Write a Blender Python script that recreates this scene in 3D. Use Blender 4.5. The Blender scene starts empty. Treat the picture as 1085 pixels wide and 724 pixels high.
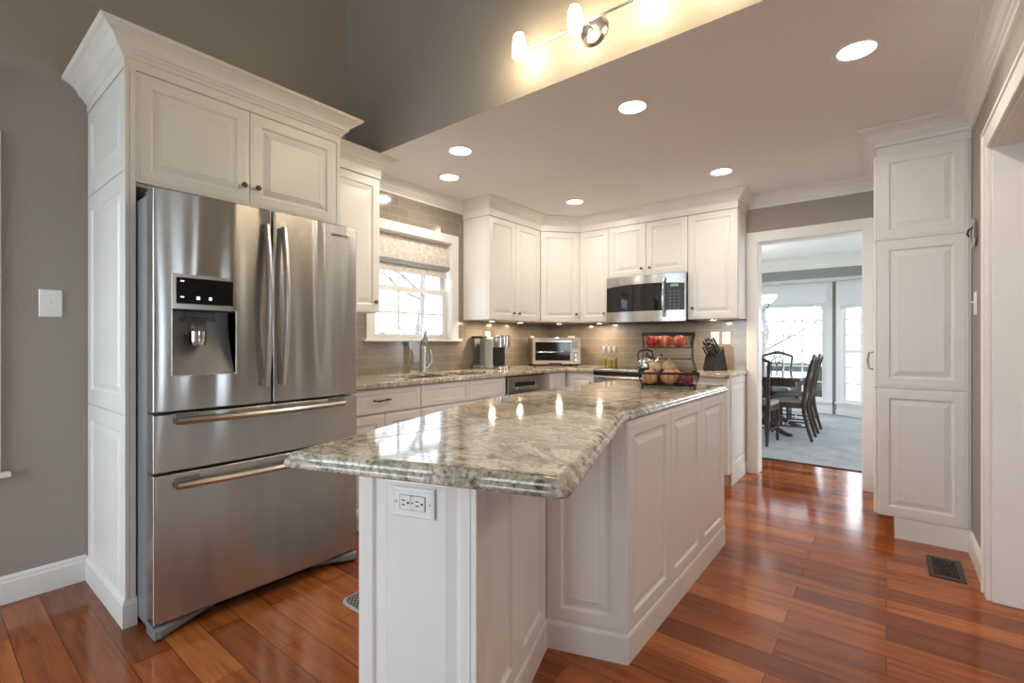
import bpy, bmesh, math, random
from mathutils import Vector, Matrix, noise
PI = math.pi
R = math.radians
rng = random.Random(7)
S = bpy.context.scene
COL = S.collection

# ------------------------------------------------------------------ camera, world, exposure
cam_d = bpy.data.cameras.new('camera')
cam = bpy.data.objects.new('camera', cam_d)
COL.objects.link(cam)
cam.location = (0, 0, 1.19)
cam.rotation_euler = (R(90), 0, R(38.18))
cam_d.sensor_width = 36
cam_d.lens = 36 * 504.3 / 1085
cam_d.clip_start = 0.02
cam_d.clip_end = 200
S.camera = cam

S.view_settings.view_transform = 'Standard'
S.view_settings.look = 'None'
S.view_settings.exposure = 0.07
S.view_settings.gamma = 1.0
S.view_settings.use_curve_mapping = False
S.cycles.max_bounces = 10
S.cycles.diffuse_bounces = 5
S.cycles.glossy_bounces = 5
S.cycles.transmission_bounces = 8
S.cycles.transparent_max_bounces = 12
S.cycles.caustics_reflective = False
S.cycles.caustics_refractive = False
S.cycles.sample_clamp_indirect = 6
S.cycles.use_denoising = True

SKY = 8.6
world = bpy.data.worlds.new('overcast_sky')
S.world = world
world.use_nodes = True
wb = world.node_tree.nodes['Background']
wb.inputs['Color'].default_value = (0.77, 0.885, 1.0, 1)
wb.inputs['Strength'].default_value = SKY

CAN_W = 6.3          # recessed ceiling lights, watts each
UNDER_W = 3.2        # under-cabinet lights
WARM = (1.0, 0.80, 0.58)
WARM2 = (1.0, 0.90, 0.77)


def portal(name, loc, rot, sx, sy):
    d = bpy.data.lights.new(name, 'AREA')
    d.shape = 'RECTANGLE'
    d.size, d.size_y = sx, sy
    d.cycles.is_portal = True
    o = bpy.data.objects.new(name, d)
    o.location = loc
    o.rotation_euler = rot
    COL.objects.link(o)


portal('daylight_kitchen_window', (-3.30, 2.67, 1.64), (0, R(-90), 0), 0.9, 0.9)
portal('daylight_side_window', (-3.30, -0.124, 1.325), (0, R(-90), 0), 1.5, 0.62)
portal('daylight_rear_window_a', (-2.19, -2.78, 1.4), (R(90), 0, 0), 1.78, 2.2)
portal('daylight_rear_window_b', (-0.25, -2.78, 1.4), (R(90), 0, 0), 0.9, 2.2)
portal('daylight_den_window', (3.42, 1.5, 1.45), (0, R(90), 0), 1.1, 0.6)
den = bpy.data.lights.new('den_fill_light', 'AREA')  # added unseen warm fill for the island's right faces
den.energy, den.color, den.shape, den.size = 22, (1.0, 0.80, 0.58), 'DISK', 0.5
den_o = bpy.data.objects.new('den_fill_light', den)
den_o.location = (1.7, 1.7, 2.56)
COL.objects.link(den_o)
portal('daylight_dining_window', (-1.68, 9.52, 1.2), (R(-90), 0, 0), 1.9, 2.0)
portal('daylight_dining_wing', (-0.15, 9.22, 1.2), (R(-90), 0, R(-30)), 0.9, 2.0)
portal('added_daylight_dining_left', (-4.02, 6.8, 1.3), (0, R(-90), 0), 1.8, 2.4)  # unseen opening added to brighten the dining room
portal('added_daylight_dining_right', (1.62, 6.8, 1.3), (0, R(90), 0), 1.8, 2.4)  # likewise an added opening, out of view, for more daylight


# ------------------------------------------------------------------ node helpers
def new_mat(name):
    m = bpy.data.materials.new(name)
    m.use_nodes = True
    nt = m.node_tree
    return m, nt, nt.nodes['Principled BSDF']


def N(nt, kind, **kw):
    n = nt.nodes.new(kind)
    for k, v in kw.items():
        if k.startswith('i_'):
            n.inputs[k[2:]].default_value = v
        else:
            setattr(n, k, v)
    return n


def coords(nt, scale=(1, 1, 1), swap=None):
    tc = N(nt, 'ShaderNodeTexCoord')
    out = tc.outputs['Object']
    if swap:
        sp = N(nt, 'ShaderNodeSeparateXYZ')
        nt.links.new(out, sp.inputs[0])
        cb = N(nt, 'ShaderNodeCombineXYZ')
        for i, ax in enumerate(swap):
            if ax:
                nt.links.new(sp.outputs[ax], cb.inputs[i])
        out = cb.outputs[0]
    mp = N(nt, 'ShaderNodeMapping')
    mp.inputs['Scale'].default_value = scale
    nt.links.new(out, mp.inputs['Vector'])
    return mp.outputs['Vector']


def ramp(nt, fac, stops):
    r = N(nt, 'ShaderNodeValToRGB')
    el = r.color_ramp.elements
    while len(el) < len(stops):
        el.new(0.5)
    for e, (p, c) in zip(el, stops):
        e.position = p
        e.color = (*c, 1)
    nt.links.new(fac, r.inputs['Fac'])
    return r.outputs['Color']


def mix(nt, a, b, fac, mode='MIX'):
    m = N(nt, 'ShaderNodeMix', data_type='RGBA', blend_type=mode)
    for sock, v in ((m.inputs[6], a), (m.inputs[7], b), (m.inputs[0], fac)):
        if hasattr(v, 'is_linked'):
            nt.links.new(v, sock)
        elif isinstance(v, (int, float)):
            sock.default_value = v
        else:
            sock.default_value = (*v, 1)
    return m.outputs[2]


def bump(nt, bsdf, height, strength=0.2, dist=0.01):
    b = N(nt, 'ShaderNodeBump')
    b.inputs['Strength'].default_value = strength
    b.inputs['Distance'].default_value = dist
    nt.links.new(height, b.inputs['Height'])
    nt.links.new(b.outputs[0], bsdf.inputs['Normal'])
    return b


def plain(name, col, rough=0.5, metal=0.0, noise_amt=0.04, scale=30, spec=0.5, bump_s=0.0, coat=0.0):
    """A painted / metal / plastic surface with a little procedural unevenness."""
    m, nt, b = new_mat(name)
    v = coords(nt)
    n = N(nt, 'ShaderNodeTexNoise')
    n.inputs['Scale'].default_value = scale
    n.inputs['Detail'].default_value = 3
    nt.links.new(v, n.inputs['Vector'])
    lo = tuple(c * (1 - noise_amt) for c in col)
    hi = tuple(min(1, c * (1 + noise_amt)) for c in col)
    nt.links.new(ramp(nt, n.outputs['Fac'], [(0.3, lo), (0.7, hi)]), b.inputs['Base Color'])
    b.inputs['Roughness'].default_value = rough
    b.inputs['Metallic'].default_value = metal
    b.inputs['Specular IOR Level'].default_value = spec
    b.inputs['Coat Weight'].default_value = coat
    if bump_s:
        bump(nt, b, n.outputs['Fac'], bump_s, 0.002)
    return m


def glow(name, col, strength):
    m, nt, b = new_mat(name)
    b.inputs['Base Color'].default_value = (*col, 1)
    b.inputs['Emission Color'].default_value = (*col, 1)
    b.inputs['Emission Strength'].default_value = strength
    b.inputs['Roughness'].default_value = 0.4
    return m


def clear_glass(name, tint=(1, 1, 1), refl=0.12, rough=0.02):
    """Thin clear pane: see-through with a Fresnel reflection."""
    m = bpy.data.materials.new(name)
    m.use_nodes = True
    nt = m.node_tree
    nt.nodes.remove(nt.nodes['Principled BSDF'])
    out = nt.nodes['Material Output']
    t = N(nt, 'ShaderNodeBsdfTransparent')
    t.inputs['Color'].default_value = (*tint, 1)
    g = N(nt, 'ShaderNodeBsdfGlossy')
    g.inputs['Roughness'].default_value = rough
    lw = N(nt, 'ShaderNodeLayerWeight')
    pw = N(nt, 'ShaderNodeMath', operation='POWER')
    pw.inputs[1].default_value = 5.0
    nt.links.new(lw.outputs['Facing'], pw.inputs[0])
    fr = N(nt, 'ShaderNodeMath', operation='MULTIPLY_ADD')
    fr.inputs[1].default_value = 0.95
    fr.inputs[2].default_value = refl * 0.3
    nt.links.new(pw.outputs[0], fr.inputs[0])
    mx = N(nt, 'ShaderNodeMixShader')
    nt.links.new(fr.outputs[0], mx.inputs[0])
    nt.links.new(t.outputs[0], mx.inputs[1])
    nt.links.new(g.outputs[0], mx.inputs[2])
    nt.links.new(mx.outputs[0], out.inputs['Surface'])
    return m


# ------------------------------------------------------------------ materials
M = {}
M['white'] = plain('cabinet_white_paint', (0.80, 0.775, 0.73), 0.32, noise_amt=0.015, scale=6)
M['trim'] = plain('trim_white_paint', (0.80, 0.78, 0.745), 0.35, noise_amt=0.015, scale=6)
M['plate'] = plain('white_plastic', (0.83, 0.82, 0.79), 0.3, noise_amt=0.01)
M['wall'] = plain('taupe_wall_paint', (0.340, 0.303, 0.265), 0.75, noise_amt=0.03, scale=60, bump_s=0.06)
M['dining_wall'] = plain('grey_green_wall_paint', (0.26, 0.26, 0.235), 0.75, noise_amt=0.03, scale=60)
M['ceiling'] = plain('ceiling_paint', (0.87, 0.86, 0.85), 0.85, noise_amt=0.015, scale=40)
M['lettering'] = plain('grey_enamel_lettering', (0.09, 0.088, 0.085), 0.4, noise_amt=0.02)
M['silver'] = plain('silver_plastic', (0.56, 0.555, 0.545), 0.3, metal=0.35, noise_amt=0.02)
M['dark'] = plain('black_plastic', (0.012, 0.012, 0.013), 0.35, noise_amt=0.1)
M['blackglass'] = plain('black_glass', (0.010, 0.010, 0.011), 0.06, noise_amt=0.05)
M['bronze'] = plain('aged_bronze', (0.16, 0.12, 0.085), 0.32, metal=1.0, noise_amt=0.2, scale=200)
M['wire'] = plain('dark_iron_wire', (0.035, 0.030, 0.028), 0.45, metal=0.6, noise_amt=0.15, scale=150)
M['chrome'] = plain('polished_steel', (0.72, 0.71, 0.69), 0.12, metal=1.0, noise_amt=0.02)
M['nickel'] = plain('brushed_nickel', (0.62, 0.60, 0.57), 0.26, metal=1.0, noise_amt=0.04, scale=120)
M['greyplastic'] = plain('grey_plastic', (0.19, 0.20, 0.21), 0.35, noise_amt=0.04)
M['greysteel'] = plain('fridge_side_grey', (0.24, 0.25, 0.26), 0.38, metal=0.35, noise_amt=0.05, scale=300)
M['darkwood'] = plain('dark_walnut', (0.055, 0.036, 0.026), 0.30, noise_amt=0.35, scale=18)
M['blockwood'] = plain('dark_block_wood', (0.028, 0.022, 0.019), 0.7, noise_amt=0.3, scale=25, spec=0.25)
M['cushion'] = plain('grey_seat_fabric', (0.27, 0.25, 0.22), 0.85, noise_amt=0.12, scale=250, bump_s=0.2)
M['shade_white'] = plain('white_roman_shade_linen', (0.80, 0.80, 0.80), 0.9, noise_amt=0.05, scale=200)
M['ventbronze'] = plain('brown_register_metal', (0.060, 0.048, 0.040), 0.42, metal=0.4, noise_amt=0.15)
M['glass'] = clear_glass('window_glass', (0.98, 0.99, 0.99), 0.11)
M['dimmed'] = clear_glass('dimmed_window_glass', (0.70, 0.705, 0.71), 0.11)  # grey tint put into the glass to dim the bright outdoors
M['clearglass'] = clear_glass('clear_vessel_glass', (0.93, 0.95, 0.94), 0.13)
M['smoke'] = clear_glass('smoky_tank_plastic', (0.88, 0.88, 0.87), 0.10)
M['oil'] = plain('olive_oil', (0.38, 0.30, 0.03), 0.1, noise_amt=0.05)
M['copper'] = plain('rose_copper_plate', (0.50, 0.36, 0.30), 0.35, metal=0.3, noise_amt=0.1)
M['soil'] = plain('lawn', (0.62, 0.61, 0.56), 0.95, noise_amt=0.3, scale=3)
M['bark'] = plain('grey_bark', (0.30, 0.27, 0.25), 0.9, noise_amt=0.3, scale=12)
M['leafy'] = plain('hedge_green', (0.045, 0.060, 0.045), 0.8, noise_amt=0.6, scale=14)
M['can_glow'] = glow('recessed_lens', (1.0, 0.93, 0.82), 9.0)
M['under_glow'] = glow('puck_lens', (1.0, 0.85, 0.62), 5.0)
M['track_glow'] = glow('frosted_lamp_glass', (1.0, 0.80, 0.50), 60.0)
M['bell_glow'] = glow('alabaster_bell_glass', (1.0, 0.93, 0.80), 1.3)
M['led'] = glow('blue_white_icon', (0.55, 0.65, 1.0), 1.6)
M['lcd'] = glow('dim_green_readout', (0.30, 0.42, 0.25), 0.15)
M['lcd_grey'] = plain('grey_readout', (0.16, 0.18, 0.17), 0.15)


def steel(name, base=(0.49, 0.48, 0.465), rough=0.25, wave=0.6, swap=('Y', 'Z', 'X'), aniso=0.85):
    """Stainless sheet: horizontal brushing plus the slow waves of a thin door skin."""
    m, nt, b = new_mat(name)
    v = coords(nt, (1.0, 260, 1.0), swap)
    n = N(nt, 'ShaderNodeTexNoise')
    n.inputs['Scale'].default_value = 3
    n.inputs['Detail'].default_value = 4
    nt.links.new(v, n.inputs['Vector'])
    nt.links.new(ramp(nt, n.outputs['Fac'], [(0.3, tuple(c * 0.94 for c in base)), (0.7, tuple(c * 1.05 for c in base))]),
                 b.inputs['Base Color'])
    v2 = coords(nt, (3.3, 0.28, 1.0), swap)
    w = N(nt, 'ShaderNodeTexNoise')
    w.inputs['Scale'].default_value = 1.6
    w.inputs['Detail'].default_value = 1
    nt.links.new(v2, w.inputs['Vector'])
    bump(nt, b, w.outputs['Fac'], wave, 0.05)
    b.inputs['Metallic'].default_value = 1
    b.inputs['Roughness'].default_value = rough
    b.inputs['Anisotropic'].default_value = aniso
    b.inputs['Anisotropic Rotation'].default_value = 0.25
    tg = N(nt, 'ShaderNodeTangent', direction_type='RADIAL', axis='Z')
    nt.links.new(tg.outputs[0], b.inputs['Tangent'])
    return m


M['steel'] = steel('brushed_stainless')
M['steel_small'] = steel('brushed_stainless_small', wave=0.0, rough=0.25, swap=('X', 'Z', 'Y'))
M['toaster_steel'] = steel('warm_brushed_stainless', (0.50, 0.44, 0.37), 0.36, 0.0, ('X', 'Z', 'Y'))


def floor_wood():
    m, nt, b = new_mat('cherry_plank_floor')
    v = coords(nt)
    br = N(nt, 'ShaderNodeTexBrick')
    br.offset = 0.37
    br.offset_frequency = 2
    br.inputs['Color1'].default_value = (0, 0, 0, 1)
    br.inputs['Color2'].default_value = (1, 1, 1, 1)
    br.inputs['Mortar'].default_value = (0.5, 0.5, 0.5, 1)
    br.inputs['Scale'].default_value = 1
    br.inputs['Mortar Size'].default_value = 0.0012
    br.inputs['Mortar Smooth'].default_value = 0.1
    br.inputs['Bias'].default_value = 0
    br.inputs['Brick Width'].default_value = 0.92
    br.inputs['Row Height'].default_value = 0.127
    nt.links.new(v, br.inputs['Vector'])
    # grain, shifted per plank
    v2 = coords(nt, (1.4, 15, 1))
    ad = N(nt, 'ShaderNodeVectorMath', operation='MULTIPLY_ADD')
    nt.links.new(br.outputs['Color'], ad.inputs[0])
    ad.inputs[1].default_value = (13, 7, 3)
    nt.links.new(v2, ad.inputs[2])
    n = N(nt, 'ShaderNodeTexNoise')
    n.inputs['Scale'].default_value = 2.2
    n.inputs['Detail'].default_value = 6
    n.inputs['Roughness'].default_value = 0.6
    n.inputs['Distortion'].default_value = 0.6
    nt.links.new(ad.outputs[0], n.inputs['Vector'])
    tone = ramp(nt, br.outputs['Color'], [(0.0, (0.195, 0.050, 0.014)), (0.35, (0.305, 0.080, 0.018)),
                                          (0.7, (0.370, 0.104, 0.023)), (1.0, (0.445, 0.145, 0.036))])
    grain = ramp(nt, n.outputs['Fac'], [(0.25, (0.52, 0.46, 0.42)), (0.55, (1, 1, 1)), (0.8, (1.20, 1.20, 1.15))])
    c = mix(nt, tone, grain, 1.0, 'MULTIPLY')
    c = mix(nt, c, (0.030, 0.010, 0.006), br.outputs['Fac'])
    nt.links.new(c, b.inputs['Base Color'])
    b.inputs['Roughness'].default_value = 0.125
    b.inputs['Specular IOR Level'].default_value = 0.45
    b.inputs['Coat Weight'].default_value = 0.0
    b.inputs['Coat Roughness'].default_value = 0.10
    # board edges and a gentle cupping
    inv = N(nt, 'ShaderNodeMath', operation='SUBTRACT')
    inv.inputs[0].default_value = 1
    nt.links.new(br.outputs['Fac'], inv.inputs[1])
    v3 = coords(nt, (0.9, 7.0, 1))
    n2 = N(nt, 'ShaderNodeTexNoise')
    n2.inputs['Scale'].default_value = 1.5
    nt.links.new(v3, n2.inputs['Vector'])
    sm = N(nt, 'ShaderNodeMath', operation='MULTIPLY_ADD')
    sm.inputs[1].default_value = 0.25
    nt.links.new(n2.outputs['Fac'], sm.inputs[0])
    nt.links.new(inv.outputs[0], sm.inputs[2])
    bump(nt, b, sm.outputs[0], 0.07, 0.003)
    return m


M['floor'] = floor_wood()


def granite(name, tint=(1, 1, 1)):
    m, nt, b = new_mat(name)
    v = coords(nt)
    big = N(nt, 'ShaderNodeTexNoise')
    big.inputs['Scale'].default_value = 3.2
    big.inputs['Detail'].default_value = 8
    big.inputs['Roughness'].default_value = 0.62
    big.inputs['Distortion'].default_value = 1.2
    nt.links.new(coords(nt, (1.0, 1.9, 1.5)), big.inputs['Vector'])
    base = ramp(nt, big.outputs['Fac'], [(0.30, (0.34, 0.28, 0.20)), (0.44, (0.53, 0.47, 0.36)),
                                         (0.56, (0.66, 0.60, 0.49)), (0.75, (0.58, 0.54, 0.45))])
    vein = N(nt, 'ShaderNodeTexNoise')
    vein.inputs['Scale'].default_value = 2.3
    vein.inputs['Detail'].default_value = 10
    vein.inputs['Roughness'].default_value = 0.72
    vein.inputs['Distortion'].default_value = 2.0
    nt.links.new(coords(nt, (1.0, 2.2, 1.0)), vein.inputs['Vector'])
    vm = ramp(nt, vein.outputs['Fac'], [(0.455, (0, 0, 0)), (0.495, (1, 1, 1)), (0.51, (1, 1, 1)), (0.55, (0, 0, 0))])
    sp = N(nt, 'ShaderNodeTexNoise')
    sp.inputs['Scale'].default_value = 95
    sp.inputs['Detail'].default_value = 3
    nt.links.new(v, sp.inputs['Vector'])
    c = mix(nt, base, (0.20, 0.175, 0.15), vm)
    fk = mix(nt, (0, 0, 0), (0.55, 0.55, 0.55), vm)
    f2 = N(nt, 'ShaderNodeMath', operation='MULTIPLY')
    nt.links.new(vm, f2.inputs[0])
    f2.inputs[1].default_value = 0.6
    c = mix(nt, base, (0.17, 0.15, 0.13), f2.outputs[0])
    dark = ramp(nt, sp.outputs['Fac'], [(0.30, (0.16, 0.14, 0.12)), (0.40, (0.80, 0.78, 0.74)), (0.5, (1, 1, 1)), (0.72, (1.22, 1.22, 1.2))])
    c = mix(nt, c, dark, 0.85, 'MULTIPLY')
    mid = N(nt, 'ShaderNodeTexNoise')
    mid.inputs['Scale'].default_value = 22
    mid.inputs['Detail'].default_value = 5
    nt.links.new(v, mid.inputs['Vector'])
    spots = ramp(nt, mid.outputs['Fac'], [(0.32, (0.22, 0.19, 0.17)), (0.41, (0.95, 0.95, 0.95)), (0.46, (1, 1, 1)), (1, (1, 1, 1))])
    c = mix(nt, c, spots, 0.9, 'MULTIPLY')
    c = mix(nt, c, tint, 1.0, 'MULTIPLY')
    nt.links.new(c, b.inputs['Base Color'])
    b.inputs['Roughness'].default_value = 0.07
    b.inputs['Specular IOR Level'].default_value = 0.6
    return m


M['granite'] = granite('island_granite')
M['granite2'] = granite('counter_granite', (1.08, 1.04, 0.98))


def tile(name, swap):
    m, nt, b = new_mat(name)
    v = coords(nt, (1, 1, 1), swap)
    br = N(nt, 'ShaderNodeTexBrick')
    br.inputs['Color1'].default_value = (0.235, 0.198, 0.155, 1)
    br.inputs['Color2'].default_value = (0.275, 0.236, 0.190, 1)
    br.inputs['Mortar'].default_value = (0.345, 0.305, 0.25, 1)
    br.inputs['Scale'].default_value = 1
    br.inputs['Mortar Size'].default_value = 0.0024
    br.inputs['Mortar Smooth'].default_value = 0.2
    br.inputs['Brick Width'].default_value = 0.2
    br.inputs['Row Height'].default_value = 0.0765
    nt.links.new(v, br.inputs['Vector'])
    nt.links.new(br.outputs['Color'], b.inputs['Base Color'])
    b.inputs['Roughness'].default_value = 0.13
    b.inputs['Specular IOR Level'].default_value = 0.6
    inv = N(nt, 'ShaderNodeMath', operation='SUBTRACT')
    inv.inputs[0].default_value = 1
    nt.links.new(br.outputs['Fac'], inv.inputs[1])
    n = N(nt, 'ShaderNodeTexNoise')
    n.inputs['Scale'].default_value = 9
    nt.links.new(v, n.inputs['Vector'])
    sm = N(nt, 'ShaderNodeMath', operation='MULTIPLY_ADD')
    sm.inputs[1].default_value = 0.6
    nt.links.new(n.outputs['Fac'], sm.inputs[0])
    nt.links.new(inv.outputs[0], sm.inputs[2])
    bump(nt, b, sm.outputs[0], 0.22, 0.003)
    return m


M['tile_left'] = tile('taupe_subway_tile_a', ('Y', 'Z', None))
M['tile_back'] = tile('taupe_subway_tile_b', ('X', 'Z', None))


def carpet():
    m, nt, b = new_mat('pale_grey_carpet')
    v = coords(nt)
    n = N(nt, 'ShaderNodeTexNoise')
    n.inputs['Scale'].default_value = 5
    n.inputs['Detail'].default_value = 8
    n.inputs['Roughness'].default_value = 0.7
    nt.links.new(v, n.inputs['Vector'])
    nt.links.new(ramp(nt, n.outputs['Fac'], [(0.3, (0.30, 0.30, 0.295)), (0.7, (0.44, 0.44, 0.435))]), b.inputs['Base Color'])
    n2 = N(nt, 'ShaderNodeTexNoise')
    n2.inputs['Scale'].default_value = 220
    nt.links.new(v, n2.inputs['Vector'])
    bump(nt, b, n2.outputs['Fac'], 0.6, 0.01)
    b.inputs['Roughness'].default_value = 1
    b.inputs['Specular IOR Level'].default_value = 0.1
    return m


M['carpet'] = carpet()


def damask():
    m, nt, b = new_mat('cream_damask_linen')
    v = coords(nt, (1, 1, 1), ('Y', 'Z', None))
    vo = N(nt, 'ShaderNodeTexVoronoi', feature='DISTANCE_TO_EDGE')
    vo.inputs['Scale'].default_value = 9
    nt.links.new(v, vo.inputs['Vector'])
    n = N(nt, 'ShaderNodeTexNoise')
    n.inputs['Scale'].default_value = 28
    n.inputs['Detail'].default_value = 4
    nt.links.new(v, n.inputs['Vector'])
    a = ramp(nt, vo.outputs['Distance'], [(0.03, (0.66, 0.62, 0.56)), (0.10, (0.58, 0.535, 0.475)), (0.25, (0.60, 0.555, 0.495)), (0.5, (0.64, 0.60, 0.54))])
    k = ramp(nt, n.outputs['Fac'], [(0.35, (0.86, 0.86, 0.86)), (0.6, (1.06, 1.06, 1.06))])
    c = mix(nt, a, k, 1.0, 'MULTIPLY')
    nt.links.new(c, b.inputs['Base Color'])
    b.inputs['Roughness'].default_value = 0.9
    return m


M['damask'] = damask()
M['lining'] = plain('grey_shade_lining', (0.42, 0.44, 0.46), 0.85, noise_amt=0.05, scale=100)


def skin(name, stops, scale=(9, 9, 2.5), rough=0.35):
    m, nt, b = new_mat(name)
    n = N(nt, 'ShaderNodeTexNoise')
    n.inputs['Scale'].default_value = 2.6
    n.inputs['Detail'].default_value = 5
    nt.links.new(coords(nt, scale), n.inputs['Vector'])
    nt.links.new(ramp(nt, n.outputs['Fac'], stops), b.inputs['Base Color'])
    b.inputs['Roughness'].default_value = rough
    return m


M['apple_red'] = skin('red_apple_skin', [(0.30, (0.32, 0.012, 0.015)), (0.55, (0.45, 0.03, 0.02)), (0.75, (0.62, 0.20, 0.06))], rough=0.25)
M['apple_mix'] = skin('red_yellow_apple_skin', [(0.30, (0.42, 0.02, 0.018)), (0.5, (0.58, 0.10, 0.05)), (0.65, (0.75, 0.38, 0.12))], rough=0.25)
M['onion_tan'] = skin('tan_onion_skin', [(0.3, (0.42, 0.17, 0.07)), (0.55, (0.60, 0.30, 0.14)), (0.8, (0.72, 0.45, 0.25))], (22, 22, 1.2))
M['onion_pale'] = skin('pale_onion_skin', [(0.3, (0.55, 0.36, 0.16)), (0.55, (0.72, 0.54, 0.29)), (0.8, (0.80, 0.66, 0.44))], (22, 22, 1.2))
M['onion_red'] = skin('purple_onion_skin', [(0.3, (0.14, 0.025, 0.035)), (0.55, (0.24, 0.06, 0.06)), (0.8, (0.42, 0.18, 0.13))], (22, 22, 1.2))


def mat_weave():
    m, nt, b = new_mat('grey_black_woven_mat')
    v = coords(nt)
    ck = N(nt, 'ShaderNodeTexChecker')
    ck.inputs['Scale'].default_value = 90
    ck.inputs['Color1'].default_value = (0.035, 0.037, 0.038, 1)
    ck.inputs['Color2'].default_value = (0.26, 0.26, 0.24, 1)
    nt.links.new(v, ck.inputs['Vector'])
    nt.links.new(ck.outputs['Color'], b.inputs['Base Color'])
    b.inputs['Roughness'].default_value = 0.95
    return m


M['mat'] = mat_weave()


def grille_mat():
    m, nt, b = new_mat('scroll_register_grille')
    v = coords(nt)
    vo = N(nt, 'ShaderNodeTexVoronoi', feature='DISTANCE_TO_EDGE')
    vo.inputs['Scale'].default_value = 40
    nt.links.new(v, vo.inputs['Vector'])
    nt.links.new(ramp(nt, vo.outputs['Distance'], [(0.07, (0.075, 0.060, 0.050)), (0.12, (0.003, 0.003, 0.003))]), b.inputs['Base Color'])
    b.inputs['Roughness'].default_value = 0.6
    b.inputs['Specular IOR Level'].default_value = 0.12
    return m


M['grille'] = grille_mat()


# ------------------------------------------------------------------ mesh helpers
class MB:
    def __init__(self):
        self.v, self.f = [], []

    def add(self, vs, fs):
        o = len(self.v)
        self.v += [tuple(p) for p in vs]
        self.f += [tuple(i + o for i in f) for f in fs]
        return self

    def box(self, x0, y0, z0, x1, y1, z1):
        vs = [(x, y, z) for z in (z0, z1) for y in (y0, y1) for x in (x0, x1)]
        return self.add(vs, [(0, 2, 3, 1), (4, 5, 7, 6), (0, 1, 5, 4), (2, 6, 7, 3), (0, 4, 6, 2), (1, 3, 7, 5)])

    def prism(self, poly, z0, z1, ax='z'):
        n = len(poly)

        def P(a, b, c):
            return {'z': (a, b, c), 'y': (a, c, b), 'x': (c, a, b)}[ax]
        vs = [P(a, b, z0) for a, b in poly] + [P(a, b, z1) for a, b in poly]
        fs = [tuple(range(n))[::-1], tuple(range(n, 2 * n))]
        fs += [(i, (i + 1) % n, n + (i + 1) % n, n + i) for i in range(n)]
        return self.add(vs, fs)

    def tube(self, pts, r, n=8, caps=True, closed=False):
        pts = [Vector(p) for p in pts]
        rs = r if isinstance(r, (list, tuple)) else [r] * len(pts)
        m = len(pts)
        vs, fs = [], []
        prev = None
        for i, p in enumerate(pts):
            if closed:
                d = pts[(i + 1) % m] - pts[i - 1]
            else:
                d = pts[min(i + 1, m - 1)] - pts[max(i - 1, 0)]
            d.normalize()
            if prev is None:
                a = Vector((0, 0, 1)) if abs(d.z) < 0.9 else Vector((1, 0, 0))
                s = d.cross(a).normalized()
            else:
                s = (prev - d * prev.dot(d)).normalized()
            prev = s
            t = d.cross(s)
            for k in range(n):
                an = 2 * PI * k / n
                vs.append(p + (s * math.cos(an) + t * math.sin(an)) * rs[i])
        for i in range(m if closed else m - 1):
            j = (i + 1) % m
            for k in range(n):
                fs.append((i * n + k, i * n + (k + 1) % n, j * n + (k + 1) % n, j * n + k))
        if caps and not closed:
            fs.append(tuple(range(n))[::-1])
            fs.append(tuple((m - 1) * n + k for k in range(n)))
        return self.add(vs, fs)

    def lathe(self, prof, n=24, c=(0, 0, 0), axis='z', cap=True):
        """prof: list of (radius, height)."""
        vs, fs = [], []
        m = len(prof)
        for r, h in prof:
            for k in range(n):
                a = 2 * PI * k / n
                x, y = r * math.cos(a), r * math.sin(a)
                q = {'z': (x, y, h), 'y': (x, h, y), 'x': (h, x, y)}[axis]
                vs.append((c[0] + q[0], c[1] + q[1], c[2] + q[2]))
        for i in range(m - 1):
            for k in range(n):
                fs.append((i * n + k, i * n + (k + 1) % n, (i + 1) * n + (k + 1) % n, (i + 1) * n + k))
        if cap:
            fs.append(tuple(range(n))[::-1])
            fs.append(tuple((m - 1) * n + k for k in range(n)))
        return self.add(vs, fs)

    def rings(self, rings):
        """closed loops of equal length joined in order, capped at both ends."""
        n = len(rings[0])
        vs = [p for r in rings for p in r]
        fs = []
        for i in range(len(rings) - 1):
            for k in range(n):
                fs.append((i * n + k, i * n + (k + 1) % n, (i + 1) * n + (k + 1) % n, (i + 1) * n + k))
        fs.append(tuple(range(n))[::-1])
        fs.append(tuple((len(rings) - 1) * n + k for k in range(n)))
        return self.add(vs, fs)

    def cells(self, us, vs_, skip, w0, w1, fmap):
        """a slab over a grid with missing cells; fmap(u, v, w) -> xyz; skip(i, j) -> True for a hole."""
        idx = {}
        V, F = [], []

        def vid(i, j, k):
            key = (i, j, k)
            if key not in idx:
                idx[key] = len(V)
                V.append(fmap(us[i], vs_[j], (w0, w1)[k]))
            return idx[key]
        nu, nv = len(us) - 1, len(vs_) - 1

        def solid(i, j):
            return 0 <= i < nu and 0 <= j < nv and not skip(i, j)
        for i in range(nu):
            for j in range(nv):
                if not solid(i, j):
                    continue
                F.append((vid(i, j, 1), vid(i + 1, j, 1), vid(i + 1, j + 1, 1), vid(i, j + 1, 1)))
                F.append((vid(i, j, 0), vid(i, j + 1, 0), vid(i + 1, j + 1, 0), vid(i + 1, j, 0)))
                if not solid(i - 1, j):
                    F.append((vid(i, j, 0), vid(i, j, 1), vid(i, j + 1, 1), vid(i, j + 1, 0)))
                if not solid(i + 1, j):
                    F.append((vid(i + 1, j, 0), vid(i + 1, j + 1, 0), vid(i + 1, j + 1, 1), vid(i + 1, j, 1)))
                if not solid(i, j - 1):
                    F.append((vid(i, j, 0), vid(i + 1, j, 0), vid(i + 1, j, 1), vid(i, j, 1)))
                if not solid(i, j + 1):
                    F.append((vid(i, j + 1, 0), vid(i, j + 1, 1), vid(i + 1, j + 1, 1), vid(i + 1, j + 1, 0)))
        return self.add(V, F)

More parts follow.
